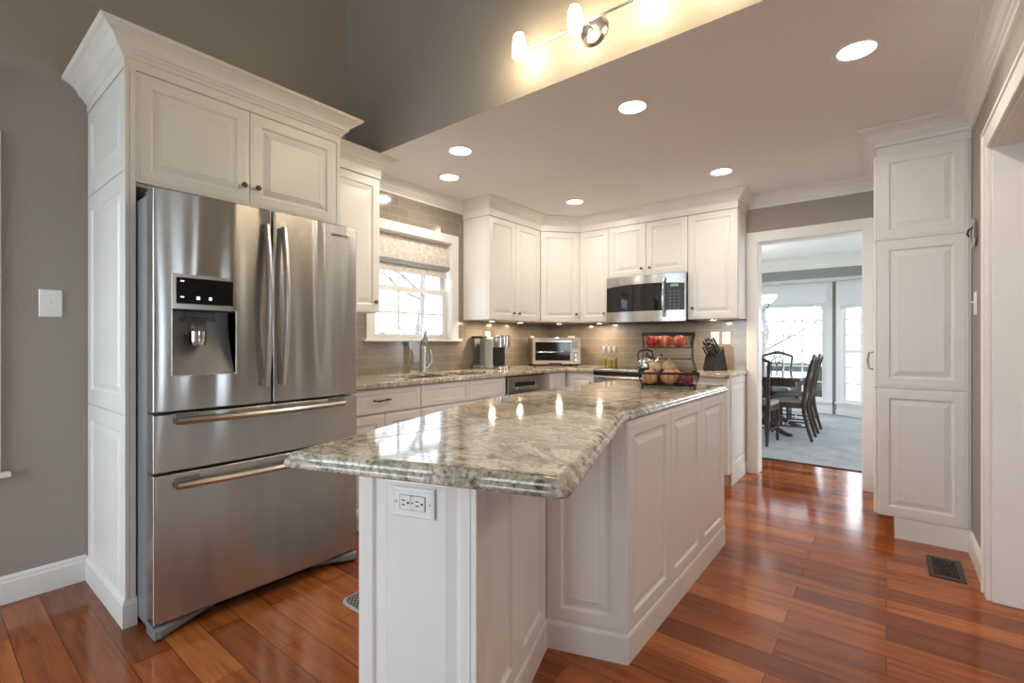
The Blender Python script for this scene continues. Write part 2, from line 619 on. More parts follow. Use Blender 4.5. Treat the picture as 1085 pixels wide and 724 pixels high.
    def sweep(self, path, prof):
        """profile [(out, z)] carried along a plan polyline with mitred corners; out points to the right of travel."""
        n = len(path)
        dirs = []
        for i in range(n - 1):
            d = Vector((path[i + 1][0] - path[i][0], path[i + 1][1] - path[i][1]))
            dirs.append(d.normalized())
        rr = []
        for i in range(n):
            if i == 0:
                a = b = dirs[0]
            elif i == n - 1:
                a = b = dirs[-1]
            else:
                a, b = dirs[i - 1], dirs[i]
            na, nb = Vector((a.y, -a.x)), Vector((b.y, -b.x))
            mt = (na + nb).normalized()
            mt = mt / max(0.3, mt.dot(na))
            rr.append([(path[i][0] + mt.x * o, path[i][1] + mt.y * o, z) for o, z in prof])
        return self.rings(rr)

    def build(self, name, mat, parent=None, loc=(0, 0, 0), rot=(0, 0, 0), bevel=0.0, seg=2, smooth=35, subsurf=0):
        me = bpy.data.meshes.new(name)
        me.from_pydata(self.v, [], self.f)
        bm = bmesh.new()
        bm.from_mesh(me)
        bmesh.ops.recalc_face_normals(bm, faces=bm.faces)
        bm.to_mesh(me)
        bm.free()
        me.materials.append(mat)
        if smooth:
            for p in me.polygons:
                p.use_smooth = True
            me.set_sharp_from_angle(angle=R(smooth))
            for p in me.polygons:
                if len(p.vertices) > 4:
                    p.use_smooth = False
        o = bpy.data.objects.new(name, me)
        COL.objects.link(o)
        o.location = loc
        o.rotation_euler = rot
        if parent:
            o.parent = parent
        if bevel:
            md = o.modifiers.new('bevel', 'BEVEL')
            md.width = bevel
            md.segments = seg
            md.limit_method = 'ANGLE'
            md.angle_limit = R(40)
            md.harden_normals = bool(smooth)
        if subsurf:
            md = o.modifiers.new('sub', 'SUBSURF')
            md.levels = md.render_levels = subsurf
        return o


def tag(o, label=None, cat=None, group=None, kind=None):
    if label:
        o['label'] = label
    if cat:
        o['category'] = cat
    if group:
        o['group'] = group
    if kind:
        o['kind'] = kind
    return o


def thing(name, label, cat, loc=(0, 0, 0), rz=0.0, group=None):
    o = bpy.data.objects.new(name, None)
    o.empty_display_size = 0.1
    COL.objects.link(o)
    o.location = loc
    o.rotation_euler = (0, 0, rz)
    return tag(o, label, cat, group)


def struct(o):
    o['kind'] = 'structure'
    return o


def copy_tree(o, parent=None):
    c = o.copy()
    COL.objects.link(c)
    if parent:
        c.parent = parent
    for ch in list(o.children):
        copy_tree(ch, c)
    return c


def light(name, kind, loc, energy, color, parent=None, size=0.1, rot=(0, 0, 0), size_y=None, spread=None):
    d = bpy.data.lights.new(name, kind)
    d.energy = energy
    d.color = color
    if kind == 'AREA':
        d.shape = 'DISK' if size_y is None else 'RECTANGLE'
        d.size = size
        if size_y:
            d.size_y = size_y
        if spread:
            d.spread = spread
    else:
        d.shadow_soft_size = size
    o = bpy.data.objects.new(name, d)
    o.location = loc
    o.rotation_euler = rot
    if parent:
        o.parent = parent
    COL.objects.link(o)
    return o


def rect_ring(x0, z0, w, h, ins, y):
    return [(x0 + ins, y, z0 + ins), (x0 + w - ins, y, z0 + ins), (x0 + w - ins, y, z0 + h - ins), (x0 + ins, y, z0 + h - ins)]


def raised(mb, x0, z0, w, h, t=0.02, frame=0.058, y0=0.0):
    """raised-panel door front facing -y, its face at y0, thickness t behind it."""
    f = min(frame, w * 0.26, h * 0.26)
    s = min(1.0, (min(w, h) - 2 * f) / 0.11)
    prof = [(0, t), (0, 0.0025), (0.002, 0.0015), (0.013, 0.0015), (0.016, 0), (f - 0.004, 0), (f, 0.003), (f + 0.004 * s, 0.009),
            (f + 0.012 * s, 0.0095), (f + 0.042 * s, 0.0012), (f + 0.045 * s, 0.002)]
    rr = [rect_ring(x0, z0, w, h, i, y0 + y) for i, y in prof]
    mb.rings(rr)
    return mb


def flat_drawer(mb, x0, z0, w, h, t=0.02, frame=0.032):
    prof = [(0, t), (0, 0.0025), (0.002, 0.001), (0.008, 0), (frame, 0), (frame + 0.004, 0.005), (frame + 0.010, 0.006)]
    mb.rings([rect_ring(x0, z0, w, h, i, y) for i, y in prof])
    return mb


def knob(parent, x, z, mat=None):
    mb = MB()
    mb.lathe([(0.0045, 0.0), (0.0045, -0.012), (0.009, -0.015), (0.0135, -0.020), (0.0125, -0.026), (0.007, -0.029), (0.001, -0.030)], 14, axis='y')
    return mb.build('knob', mat or M['bronze'], parent, (x, 0, z))


def door_part(root, x0, z0, w, h, knob_at=None, name='door', style='raised', y=0.0):
    mb = MB()
    if style == 'raised':
        raised(mb, 0, 0, w, h)
    else:
        flat_drawer(mb, 0, 0, w, h)
    d = mb.build(name, M['white'], root, (x0, y, z0), smooth=0)
    if knob_at:
        knob(d, knob_at[0] - x0, knob_at[1] - z0)
    return d


GAP = 0.0022


def cabinet(name, label, cat, loc, rz, w, h, d, doors, group=None, toe=0.0, carcass_poly=None):
    """root at the lower left corner of the front; local x along the front, y into the cabinet."""
    root = thing(name, label, cat, loc, rz, group)
    mb = MB()
    z0 = toe
    if carcass_poly:
        mb.prism(carcass_poly, z0, h)
    else:
        mb.box(0.001, 0.0225, z0, w - 0.001, d, h)
    mb.build('carcass', M['white'], root, smooth=0)
    if toe:
        MB().box(0.001, 0.085, 0, w - 0.001, d, toe).build('toe_kick', M['white'], root, smooth=0)
    for dd in doors:
        x0, zz, ww, hh = dd[:4]
        kn = dd[4] if len(dd) > 4 else None
        st = dd[5] if len(dd) > 5 else 'raised'
        nm = dd[6] if len(dd) > 6 else ('door' if st == 'raised' else 'drawer')
        door_part(root, x0 + GAP, zz + GAP, ww - 2 * GAP, hh - 2 * GAP, kn, nm, st)
    return root


CEIL = 2.485
VAULT = 4.3
LX, RX, BY = -3.15, 0.38, 4.72
CT = 0.93          # counter top height
BK = 2.01          # bulkhead plane
T = 0.14
YB = -2.60         # rear wall

# ------------------------------------------------------------------ room shell
mb = MB()
mb.box(LX - T, YB - T, -0.06, 3.40, 5.38, 0)
struct(mb.build('floor', M['floor'], smooth=0))
mb = MB()
mb.box(-3.9, 5.38, -0.06, 1.6, 9.75, 0.008)
o = mb.build('floor_dining', M['carpet'], smooth=0)
struct(o)
MB().box(-0.995, 5.372, 0, -0.05, 5.392, 0.0105).build('trim_1', M['darkwood'], smooth=0, bevel=0.003)['kind'] = 'structure'


def wall_x(name, x0, x1, us, vs_, holes, mat):
    """wall in the y-z plane; holes: list of (u0, u1, v0, v1)."""
    def skip(i, j):
        uc, vc = (us[i] + us[i + 1]) / 2, (vs_[j] + vs_[j + 1]) / 2
        return any(a < uc < b and c < vc < d for a, b, c, d in holes)
    return struct(MB().cells(us, vs_, skip, x0, x1, lambda u, v, w: (w, u, v)).build(name, mat, smooth=0))


def wall_y(name, y0, y1, us, vs_, holes, mat):
    def skip(i, j):
        uc, vc = (us[i] + us[i + 1]) / 2, (vs_[j] + vs_[j + 1]) / 2
        return any(a < uc < b and c < vc < d for a, b, c, d in holes)
    return struct(MB().cells(us, vs_, skip, y0, y1, lambda u, v, w: (u, w, v)).build(name, mat, smooth=0))


KW = (2.255, 3.100, 1.212, 2.090)      # kitchen window opening y0 y1 z0 z1
SW = (-0.42, 0.172, 0.60, 2.05)        # side window opening at the far left
wall_x('wall_left', LX - T, LX, [YB - T, SW[0], SW[1], KW[0], KW[1], BY + T], [0, SW[2], KW[2], SW[3], KW[3], VAULT], [SW, KW], M['wall'])
DO = (-0.912, -0.140, 0.0, 2.085)      # doorway to the dining room
wall_y('wall_back', BY, BY + T, [LX, DO[0], DO[1], 3.40], [0, DO[3], CEIL + 0.02], [DO], M['wall'])
RO = (0.9, 3.07, 0.0, 2.085)           # wide opening in the right wall
wall_x('wall_right', RX, RX + 0.30, [YB, RO[0], RO[1], BY], [0, RO[3], VAULT], [RO], M['wall'])
RWa, RWb = (-3.08, -1.3, 0.3, 2.5), (-0.7, 0.2, 0.3, 2.5)
wall_y('wall_rear', YB - T, YB, [LX, -3.08, -1.3, -0.7, 0.2, 3.40], [0, 0.3, 2.5, VAULT], [RWa, RWb], M['wall'])
wall_x('wall_den', 3.26, 3.40, [YB, 1.2, 1.8, BY], [0, 0.9, 2.0, VAULT], [(1.2, 1.8, 0.9, 2.0)], M['wall'])
struct(MB().box(LX, BK, CEIL, RX, BK + 0.12, VAULT).build('wall_bulkhead', M['wall'], smooth=0))
struct(MB().box(LX, BK + 0.12, CEIL, RX, BY, CEIL + 0.1).build('ceiling', M['ceiling'], smooth=0))
struct(MB().box(LX, BK + 0.0005, CEIL - 0.0006, RX, BK + 0.125, CEIL - 0.0001).build('trim_2', M['ceiling'], smooth=0))
struct(MB().box(LX - T, YB - T, VAULT, RX + 0.3, BK + 0.12, VAULT + 0.1).build('ceiling_vault', M['ceiling'], smooth=0))
struct(MB().box(RX + 0.30, YB - T, 2.6, 3.40, BY, 2.7).build('ceiling_den', M['ceiling'], smooth=0))

# baseboards
base_prof = [(0, 0), (0.016, 0), (0.016, 0.095), (0.012, 0.105), (0.012, 0.112), (0.004, 0.124), (0, 0.125)]
struct(MB().sweep([(LX, YB), (LX, 0.556)], base_prof).build('baseboard_left', M['trim'], smooth=0))
struct(MB().sweep([(RX, 3.70), (RX, 3.165)], base_prof).build('baseboard_right', M['trim'], smooth=0))

# crown moulding against the ceiling
cp = [(0, CEIL), (0.092, CEIL), (0.092, CEIL - 0.008), (0.080, CEIL - 0.016), (0.062, CEIL - 0.024), (0.044, CEIL - 0.040), (0.032, CEIL - 0.060),
      (0.022, CEIL - 0.066), (0.020, CEIL - 0.074), (0.010, CEIL - 0.080), (0.010, CEIL - 0.100), (0, CEIL - 0.104)]
struct(MB().sweep([(LX, 2.10), (LX, 3.25)], cp).build('trim_3', M['trim'], smooth=0))
struct(MB().sweep([(-1.0, BY), (-0.046, BY), (-0.046, 3.70), (RX, 3.70), (RX, BK + 0.12)],
                  [(o_, z - 0.0) for o_, z in cp]).build('trim_4', M['trim'], smooth=0))
cpu = cp[:-2] + [(0.012, CEIL - 0.082), (0.006, CEIL - 0.090), (0.004, CEIL - 0.147), (0, CEIL - 0.147)]
struct(MB().sweep([(LX, 3.25), (-2.82, 3.25), (-2.82, 4.06), (-2.545, 4.39), (-1.0, 4.39), (-1.0, BY)], cpu).build('trim_5', M['white'], smooth=0))
struct(MB().sweep([(-2.82, 1.565), (-2.82, 2.075), (LX, 2.075)], cpu).build('trim_6', M['white'], smooth=0))

# doorway casing to the dining room
cas = MB()
for (a, b) in ((DO[0] - 0.085, DO[0] + 0.006), (DO[1] - 0.006, DO[1] + 0.085)):
    cas.box(a, BY - 0.018, 0, b, BY, DO[3] + 0.085)
cas.box(DO[0] - 0.005, BY - 0.0175, DO[3] - 0.006, DO[1] + 0.005, BY, DO[3] + 0.0845)
for (a, b) in ((DO[0], DO[0] + 0.012), (DO[1] - 0.012, DO[1])):
    cas.box(a, BY - 0.004, 0, b, BY + T + 0.005, DO[3])
cas.box(DO[0], BY - 0.004, DO[3] - 0.012, DO[1], BY + T + 0.005, DO[3])
struct(cas.build('door_1', M['trim'], bevel=0.004, smooth=0))

# wide cased opening in the right wall
cas = MB()
cas.box(RX - 0.020, RO[1] - 0.004, 0, RX, RO[1] + 0.092, RO[3] + 0.09)
cas.box(RX - 0.020, RO[0] - 0.09, RO[3] - 0.004, RX, RO[1] + 0.0, RO[3] + 0.09)
cas.box(RX - 0.020, RO[0] - 0.09, 0, RX, RO[0] + 0.004, RO[3])
cas.box(RX - 0.027, RO[1] + 0.074, 0, RX, RO[1] + 0.092, RO[3] + 0.091)
cas.box(RX - 0.027, RO[0] - 0.09, RO[3] + 0.074, RX, RO[1] + 0.0925, RO[3] + 0.0925)
cas.box(RX - 0.001, RO[1] - 0.012, 0, RX + 0.301, RO[1], RO[3])
cas.box(RX - 0.001, RO[0], 0, RX + 0.301, RO[0] + 0.012, RO[3])
cas.box(RX - 0.001, RO[0], RO[3] - 0.012, RX + 0.301, RO[1], RO[3])
struct(cas.build('door_2', M['trim'], bevel=0.004, smooth=0))

# tile
us = [1.56, 2.165, 3.178, BY]
zs = [CT, 1.19, 2.16, CEIL - 0.1]


def tskip(i, j):
    yc, zc = (us[i] + us[i + 1]) / 2, (zs[j] + zs[j + 1]) / 2
    return 2.165 < yc < 3.178 and 1.19 < zc < 2.16


struct(MB().cells(us, zs, tskip, LX, LX + 0.008, lambda u, v, w: (w, u, v)).build('wall_tile_left', M['tile_left'], smooth=0))
struct(MB().box(LX + 0.008, BY - 0.008, CT, -0.999, BY, 1.85).build('wall_tile_back', M['tile_back'], smooth=0))


# ------------------------------------------------------------------ windows
def window_left(name, y0, y1, z0, z1, rail, cols, lower_only=True, casing=0.083, rows=2, glass='glass'):
    """double-hung window in the left wall."""
    x = LX
    m = MB()
    # casing
    m.box(x, y0 - casing, z0 - 0.005, x + 0.020, y0 + 0.004, z1 + casing)
    m.box(x, y1 - 0.004, z0 - 0.005, x + 0.020, y1 + casing, z1 + casing)
    m.box(x, y0 - 0.0, z1 - 0.004, x + 0.0195, y1, z1 + casing - 0.0005)
    # jamb liners
    for a, b in ((y0, y0 + 0.012), (y1 - 0.012, y1)):
        m.box(x - T, a, z0, x + 0.004, b, z1)
    m.box(x - T, y0, z1 - 0.012, x + 0.004, y1, z1)
    w = struct(m.build(name, M['trim'], smooth=0, bevel=0.003))
    st = MB()
    st.box(x - T, y0, z0 - 0.022, x + 0.006, y1, z0)
    st.box(x, y0 - casing - 0.03, z0 - 0.022, x + 0.045, y1 + casing + 0.03, z0)
    st.build('window_sill', M['trim'], w, smooth=0, bevel=0.004)
    a, b = y0 + 0.012, y1 - 0.012

    def sash(nm, xs, za, zb, grid):
        s = MB()
        fw = 0.042
        s.cells([a, a + fw, b - fw, b], [za, za + fw, zb - fw, zb], lambda i, j: i == 1 and j == 1, xs - 0.016, xs + 0.016, lambda u, v, ww: (ww, u, v))
        if grid:
            c, r = grid
            for k in range(1, c):
                yy = a + fw + (b - a - 2 * fw) * k / c
                s.box(xs - 0.007, yy - 0.008, za + fw - 0.002, xs + 0.007, yy + 0.008, zb - fw + 0.002)
            for k in range(1, r):
                zz = za + fw + (zb - za - 2 * fw) * k / r
                s.box(xs - 0.0068, a + fw - 0.002, zz - 0.008, xs + 0.0068, b - fw + 0.002, zz + 0.008)
        so = s.build(nm, M['trim'], w, smooth=0)
        g = MB().box(xs - 0.002, a + fw - 0.004, za + fw - 0.004, xs + 0.002, b - fw + 0.004, zb - fw + 0.004)
        g.build('pane', M[glass], so, smooth=0)
    sash('lower_sash', x - 0.075, z0, rail + 0.02, (cols, rows))
    sash('upper_sash', x - 0.112, rail - 0.02, z1 - 0.012, None)
    return w


window_left('window_1', KW[0], KW[1], KW[2], KW[3], 1.635, 3, casing=0.076, glass='dimmed')
window_left('window_2', SW[0], SW[1], SW[2], SW[3], 1.32, 2, casing=0.09, glass='dimmed')


def window_fixed_y(name, x0, x1, z0, z1, y, cols, rows, face=1):
    m = MB()
    fw = 0.05
    m.cells([x0, x0 + fw, x1 - fw, x1], [z0, z0 + fw, z1 - fw, z1], lambda i, j: i == 1 and j == 1, y - 0.03, y + 0.03, lambda u, v, w: (u, w, v))
    for k in range(1, cols):
        xx = x0 + fw + (x1 - x0 - 2 * fw) * k / cols
        m.box(xx - 0.009, y - 0.008, z0 + fw, xx + 0.009, y + 0.008, z1 - fw)
    for k in range(1, rows):
        zz = z0 + fw + (z1 - z0 - 2 * fw) * k / rows
        m.box(x0 + fw, y - 0.0078, zz - 0.009, x1 - fw, y + 0.0078, zz + 0.009)
    w = struct(m.build(name, M['trim'], smooth=0))
    MB().box(x0 + fw - 0.004, y - 0.002, z0 + fw - 0.004, x1 - fw + 0.004, y + 0.002, z1 - fw + 0.004).build('pane', M['glass'], w, smooth=0)
    return w


window_fixed_y('window_3', -3.08, -1.3, 0.3, 2.5, YB - 0.07, 2, 4)
window_fixed_y('window_4', -0.7, 0.2, 0.3, 2.5, YB - 0.07, 2, 4)

# roman shade in the kitchen window
sh = thing('roman_shade', 'cream patterned roman shade folded up in the window over the sink', 'window shade', (LX, 2.68, 1.77))


def shade_panel(m, y0, y1, zt, zb, xb, bow, th=0.006, n=8):
    top, prof = [], []
    rr = []
    for k in range(n + 1):
        f = k / n
        z = zt + (zb - zt) * f
        x = xb + bow * math.sin(f * PI / 2)
        rr.append([(x, y0, z), (x, y1, z), (x + th, y1, z), (x + th, y0, z)])
    m.rings(rr)


m = MB()
shade_panel(m, -0.405, 0.412, 0.315, 0.100, -0.055, 0.045)
m.build('upper_panel', M['damask'], sh)
for k in range(3):
    m = MB()
    z0 = 0.100 - k * 0.013
    m.tube([(-0.012 - k * 0.004, -0.405 + k * 0.003, z0 - 0.006), (-0.012 - k * 0.004, 0.412 - k * 0.006, z0 - 0.006)], 0.0075, 8)
    m.build('fold', M['lining'], sh)
m = MB()
shade_panel(m, -0.395, 0.385, 0.075, 0.0, -0.040, 0.004)
m.build('lower_flap', M['damask'], sh)
MB().box(-0.06, -0.41, 0.305, -0.02, 0.405, 0.335).build('head_rail', M['shade_white'], sh, smooth=0)

# ------------------------------------------------------------------ refrigerator surround
FX = -2.487
root = thing('refrigerator_cabinet', 'tall white cabinet surround with two doors over the refrigerator and deep crown', 'cabinet', (LX + 0.002, 0.56, 0))
D = FX - LX - 0.002
m = MB()
m.box(0, 0.012, 0, D - 0.001, 0.034, 2.335)
m.build('side_panel', M['white'], root, smooth=0)
# three raised panels on the outer side (facing -y)
for i, (za, zb) in enumerate(((0.0, 0.878), (0.882, 1.908), (1.912, 2.335))):
    pm = MB()
    raised(pm, 0.0, 0, D - 0.001, zb - za, t=0.012, frame=0.075)
    pm.build('raised_panel', M['white'], root, (0, 0, za), smooth=0)
# front stile with a fluted edge
m = MB()
m.box(D - 0.001, 0.0, 0.115, D + 0.004, 0.012, 2.335)
m.box(D - 0.001, 0.012, 0.115, D + 0.001, 0.016, 2.335)
m.box(D - 0.001, 0.016, 0.115, D + 0.004, 0.036, 2.335)
m.build('stile', M['white'], root, smooth=0)
m = MB()
m.sweep([(0, 0.0), (D, 0.0), (D, 0.040)], [(-0.01, 0), (0.010, 0), (0.010, 0.095), (0.006, 0.108), (0.003, 0.115), (-0.01, 0.115)])
m.build('plinth', M['white'], root, smooth=0)
m = MB()
m.box(0, 0.97, 0, D, 0.992, 2.335)
m.build('side_panel', M['white'], root, smooth=0)
m = MB()
m.box(0, 0.034, 1.852, D - 0.022, 0.97, 2.335)
m.build('carcass', M['white'], root, smooth=0)
for k, (a, b, kx) in enumerate(((0.036, 0.4935, 0.462), (0.4965, 0.968, 0.528))):
    dm = MB()
    raised(dm, 0, 0, b - a, 2.332 - 1.865)
    d = dm.build('door', M['white'], root, (D, a, 1.865), (0, 0, R(90)), smooth=0)
    knob(d, kx - a, 0.092)
m = MB()
z0 = 2.335
fp = [(0, z0), (0.002, z0), (0.002, z0 + 0.040), (0.010, z0 + 0.044), (0.014, z0 + 0.054), (0.022, z0 + 0.060), (0.026, z0 + 0.068), (0.034, z0 + 0.072),
      (0.040, z0 + 0.090), (0.054, z0 + 0.108), (0.076, z0 + 0.122), (0.090, z0 + 0.126), (0.094, z0 + 0.132), (0.097, z0 + 0.140), (0, z0 + 0.140)]
m.sweep([(0, 0), (D, 0), (D, 0.992), (0, 0.992)], fp)
m.box(0.005, 0.005, z0, D - 0.005, 0.987, z0 + 0.137)
m.build('crown_moulding', M['white'], root, smooth=0)

# ------------------------------------------------------------------ refrigerator
fr = thing('refrigerator', 'stainless steel french door refrigerator with two bottom drawers and water dispenser', 'refrigerator', (-2.27, 1.0585, 0))
# local: x outward from the door front, y along, z up; front at x = 0
HW = 0.459
m = MB()
m.box(-0.72, -HW + 0.003, 0.03, -0.088, HW - 0.003, 1.785)
m.build('body', M['greysteel'], fr, bevel=0.004)
for ya, yb_ in ((-HW + 0.01, -HW + 0.10), (HW - 0.10, HW - 0.01)):
    MB().box(-0.16, ya, 1.785, -0.09, yb_, 1.808).build('hinge_cover', M['dark'], fr, bevel=0.004)


def bulged(y, f=0.010):
    return f * (1 - (y / HW) ** 2)


def fridge_door(name, y0, y1, z0, z1, holes=(), extra_y=(), extra_z=()):
    ys = sorted(set([y0 + (y1 - y0) * k / 10 for k in range(11)] + list(extra_y)))
    zz = sorted(set([z0, z1] + list(extra_z)))

    def skip(i, j):
        yc, zc = (ys[i] + ys[i + 1]) / 2, (zz[j] + zz[j + 1]) / 2
        return any(a < yc < b and c < zc < d for a, b, c, d in holes)
    mm = MB().cells(ys, zz, skip, -0.085, 0.0, lambda u, v, w: (w + (bulged(u) if w == 0.0 else 0), u, v))
    return mm.build(name, M['steel'], fr, bevel=0.006, seg=3, smooth=30)


DY0, DY1, DZ0, DZ1 = 0.659 - 1.0585, 0.904 - 1.0585, 1.048, 1.467
hole = (DY0 + 0.004, DY1 - 0.004, DZ0 + 0.005, 1.322)
ld = fridge_door('left_door', -HW, -0.0035, 0.905, 1.805, [hole], hole[:2], hole[2:])
ld.name = 'door'
rd = fridge_door('door', 0.0035, HW, 0.905, 1.805)
du = fridge_door('drawer', -HW, HW, 0.662, 0.897)
dl = fridge_door('drawer', -HW, HW, 0.062, 0.654)


def bar_handle(parent, p0, p1, out, r, flat=1.0):
    p0, p1 = Vector(p0), Vector(p1)
    pts = []
    for k in range(17):
        f = k / 16
        b = math.sin(PI * f) ** 0.55 if 0 < f < 1 else 0
        q = p0.lerp(p1, f)
        pts.append((q.x + out * b, q.y, q.z))
    mm = MB().tube(pts, r, 12)
    return mm.build('handle', M['nickel'], parent)


for d_, yy in ((ld, -0.034), (rd, 0.046)):
    x0 = bulged(0) + 0.002
    mm = MB()
    pts = []
    n = 20
    for k in range(n + 1):
        f = k / n
        pts.append((x0 + 0.018 + 0.034 * math.sin(PI * f), yy, 0.985 + 0.745 * f))
    rr = []
    for (x, y, z) in pts:
        rr.append([(x - 0.008, y - 0.0125, z), (x + 0.004, y - 0.0125, z), (x + 0.008, y - 0.006, z), (x + 0.008, y + 0.006, z), (x + 0.004, y + 0.0125, z), (x - 0.008, y + 0.0125, z)])
    mm.rings(rr)
    mm.build('handle', M['nickel'], d_)
    for za in (0.986, 1.694):
        MB().box(x0 - 0.004, yy - 0.009, za, x0 + 0.024, yy + 0.009, za + 0.036).build('handle_mount', M['nickel'], d_, bevel=0.004)
for d_, zc in ((du, 0.868), (dl, 0.606)):
    mm = MB()
    rr = []
    for k in range(25):
        f = k / 24
        y = -0.385 + 0.755 * f
        x = bulged(y) + 0.020 + 0.022 * math.sin(PI * f)
        rr.append([(x - 0.010, y, zc - 0.013), (x + 0.000, y, zc - 0.016), (x + 0.010, y, zc - 0.011), (x + 0.014, y, zc - 0.001), (x + 0.009, y, zc + 0.010), (x - 0.004, y, zc + 0.012), (x - 0.010, y, zc + 0.008)])
    mm.rings(rr)
    mm.build('handle', M['nickel'], d_)
    for ya, yb_, yc_ in ((-0.385, -0.300, -0.385), (0.285, 0.370, 0.357)):
        MB().box(-0.002, ya, zc + 0.012, bulged(0.37) + 0.006, yb_, zc + 0.030).build('handle_pocket', M['greyplastic'], d_, bevel=0.003)
        MB().box(-0.002, yc_, zc - 0.010, 0.022, yc_ + 0.013, zc + 0.010).build('handle_mount', M['greyplastic'], d_, bevel=0.003)

# dispenser
m = MB()
xf = bulged(DY0) + 0.006
m.cells([DY0, hole[0], hole[1], DY1], [DZ0, hole[2], hole[3], DZ1], lambda i, j: i == 1 and j == 1, -0.004, xf, lambda u, v, w: (w, u, v))
dsp = m.build('dispenser', M['nickel'], fr, bevel=0.003)
MB().box(xf - 0.004, DY0 + 0.016, 1.345, xf + 0.0022, DY1 - 0.016, 1.452).build('display', M['blackglass'], dsp, bevel=0.001)
for (yy, zz, a, b) in ((DY0 + 0.030, 1.435, 0.013, 0.005), (DY0 + 0.030, 1.370, 0.013, 0.005), (DY0 + 0.088, 1.364, 0.012, 0.013), (DY0 + 0.134, 1.364, 0.011, 0.013)):
    MB().box(xf + 0.0018, yy, zz, xf + 0.0030, yy + a, zz + b).build('display_icon', M['led'], dsp, smooth=0)
# recess: curved back, floor
m = MB()
a, b, c, d = hole
rr = []
for k in range(9):
    f = k / 8
    z = d + (c - d) * f
    x = -0.075 + 0.072 * f ** 2.2
    rr.append([(x, a, z), (x, b, z), (x - 0.004, b, z - 0.001), (x - 0.004, a, z - 0.001)])
m.rings(rr)
m.build('recess_back', M['greysteel'], dsp)
m = MB()
m.box(-0.08, a - 0.004, c, -0.002, a, d)
m.box(-0.08, b, c, -0.002, b + 0.004, d)
m.box(-0.08, a, d, -0.002, b, d + 0.004)
m.build('recess_side', M['dark'], dsp, smooth=0)
m = MB()
yc = (DY0 + DY1) / 2 - 0.012
m.box(-0.050, yc - 0.052, 1.290, 0.004, yc + 0.050, 1.338)
m.build('spout_block', M['smoke'], dsp, bevel=0.004)
m = MB()
m.lathe([(0.062, 1.276), (0.066, 1.284), (0.062, 1.290)], 24, (-0.022, yc - 0.008, 0))
m.build('spout_disc', M['smoke'], dsp)
m = MB()
m.lathe([(0.030, 1.275), (0.034, 1.262), (0.036, 1.240), (0.034, 1.232)], 20, (-0.022, yc - 0.010, 0))
m.build('spout_collar', M['smoke'], dsp)
m = MB()
m.lathe([(0.034, 1.232), (0.0345, 1.200), (0.030, 1.176), (0.016, 1.170)], 20, (-0.022, yc - 0.010, 0))
m.build('spout', M['chrome'], dsp)
# base grille and foot covers
m = MB()
m.box(-0.60, -HW + 0.02, 0.0, -0.10, HW - 0.02, 0.06)
m.build('base_grille', M['dark'], fr, smooth=0)
for sgn in (-1, 1):
    m = MB()
    poly = []
    for k in range(13):
        f = k / 12
        poly.append((-sgn * 0 + sgn * (HW - 0.002 - 0.22 * f), 0.0 - 0.0))
    rr = []
    for k in range(13):
        f = k / 12
        y = sgn * (HW - 0.004 - 0.23 * f)
        out = -0.035 + 0.055 * (1 - f) ** 1.5 * (0.75 + 0.25 * min(1, f * 12))
        ztop = 0.052
        zb = 0.004 + 0.030 * f
        rr.append([(-0.10, y, zb), (out - 0.008, y, zb), (out, y, zb + 0.008), (out, y, ztop - 0.01), (out - 0.012, y, ztop), (-0.10, y, ztop)])
    m.rings(rr)
    m.build('foot_cover', M['greyplastic'], fr)
# maker's lettering
tx = bpy.data.curves.new('lettering', 'FONT')
tx.body = 'SAMSUNG'
tx.size = 0.0205
tx.extrude = 0.0014
tx.space_character = 1.12
to = bpy.data.objects.new('lettering', tx)
COL.objects.link(to)
to.parent = fr
to.location = (bulged(0.30) + 0.0004, 0.302, 1.741)
to.rotation_euler = (R(90), 0, R(90) + math.atan(2 * 0.010 * 0.35 / HW ** 2))
tx.materials.append(M['lettering'])
bpy.context.view_layer.update()
tme = bpy.data.meshes.new_from_object(to.evaluated_get(bpy.context.evaluated_depsgraph_get()))
tm = bpy.data.objects.new('maker_lettering', tme)
COL.objects.link(tm)
tm.parent = fr
tm.location, tm.rotation_euler = to.location, to.rotation_euler
bpy.data.objects.remove(to)

# ------------------------------------------------------------------ wall cabinets
UB, UT = 1.392, 2.336
UH = UT - UB


def kz(z):
    return z - UB


UG = 'white raised panel wall cabinets'
cabinet('wall_cabinet', 'narrow white wall cabinet between refrigerator and window', 'cabinet', (-2.82, 1.565, UB), R(90), 0.508, UH, 0.322,
        [(0.0, 0, 0.508, UH, (0.462, 0.075))], UG)
cabinet('wall_cabinet', 'two-door white wall cabinet right of the window above the coffee maker', 'cabinet', (-2.82, 3.252, UB), R(90), 0.806, UH, 0.322,
        [(0, 0, 0.392, UH, (0.350, 0.070)), (0.392, 0, 0.414, UH, (0.434, 0.070))], UG)
# diagonal corner unit
a0, a1 = Vector((-2.82, 4.06)), Vector((-2.545, 4.39))
ang = math.atan2(a1.y - a0.y, a1.x - a0.x)
wd = (a1 - a0).length


def to_local(p):
    q = Vector(p) - a0
    return (q.x * math.cos(ang) + q.y * math.sin(ang), -q.x * math.sin(ang) + q.y * math.cos(ang))


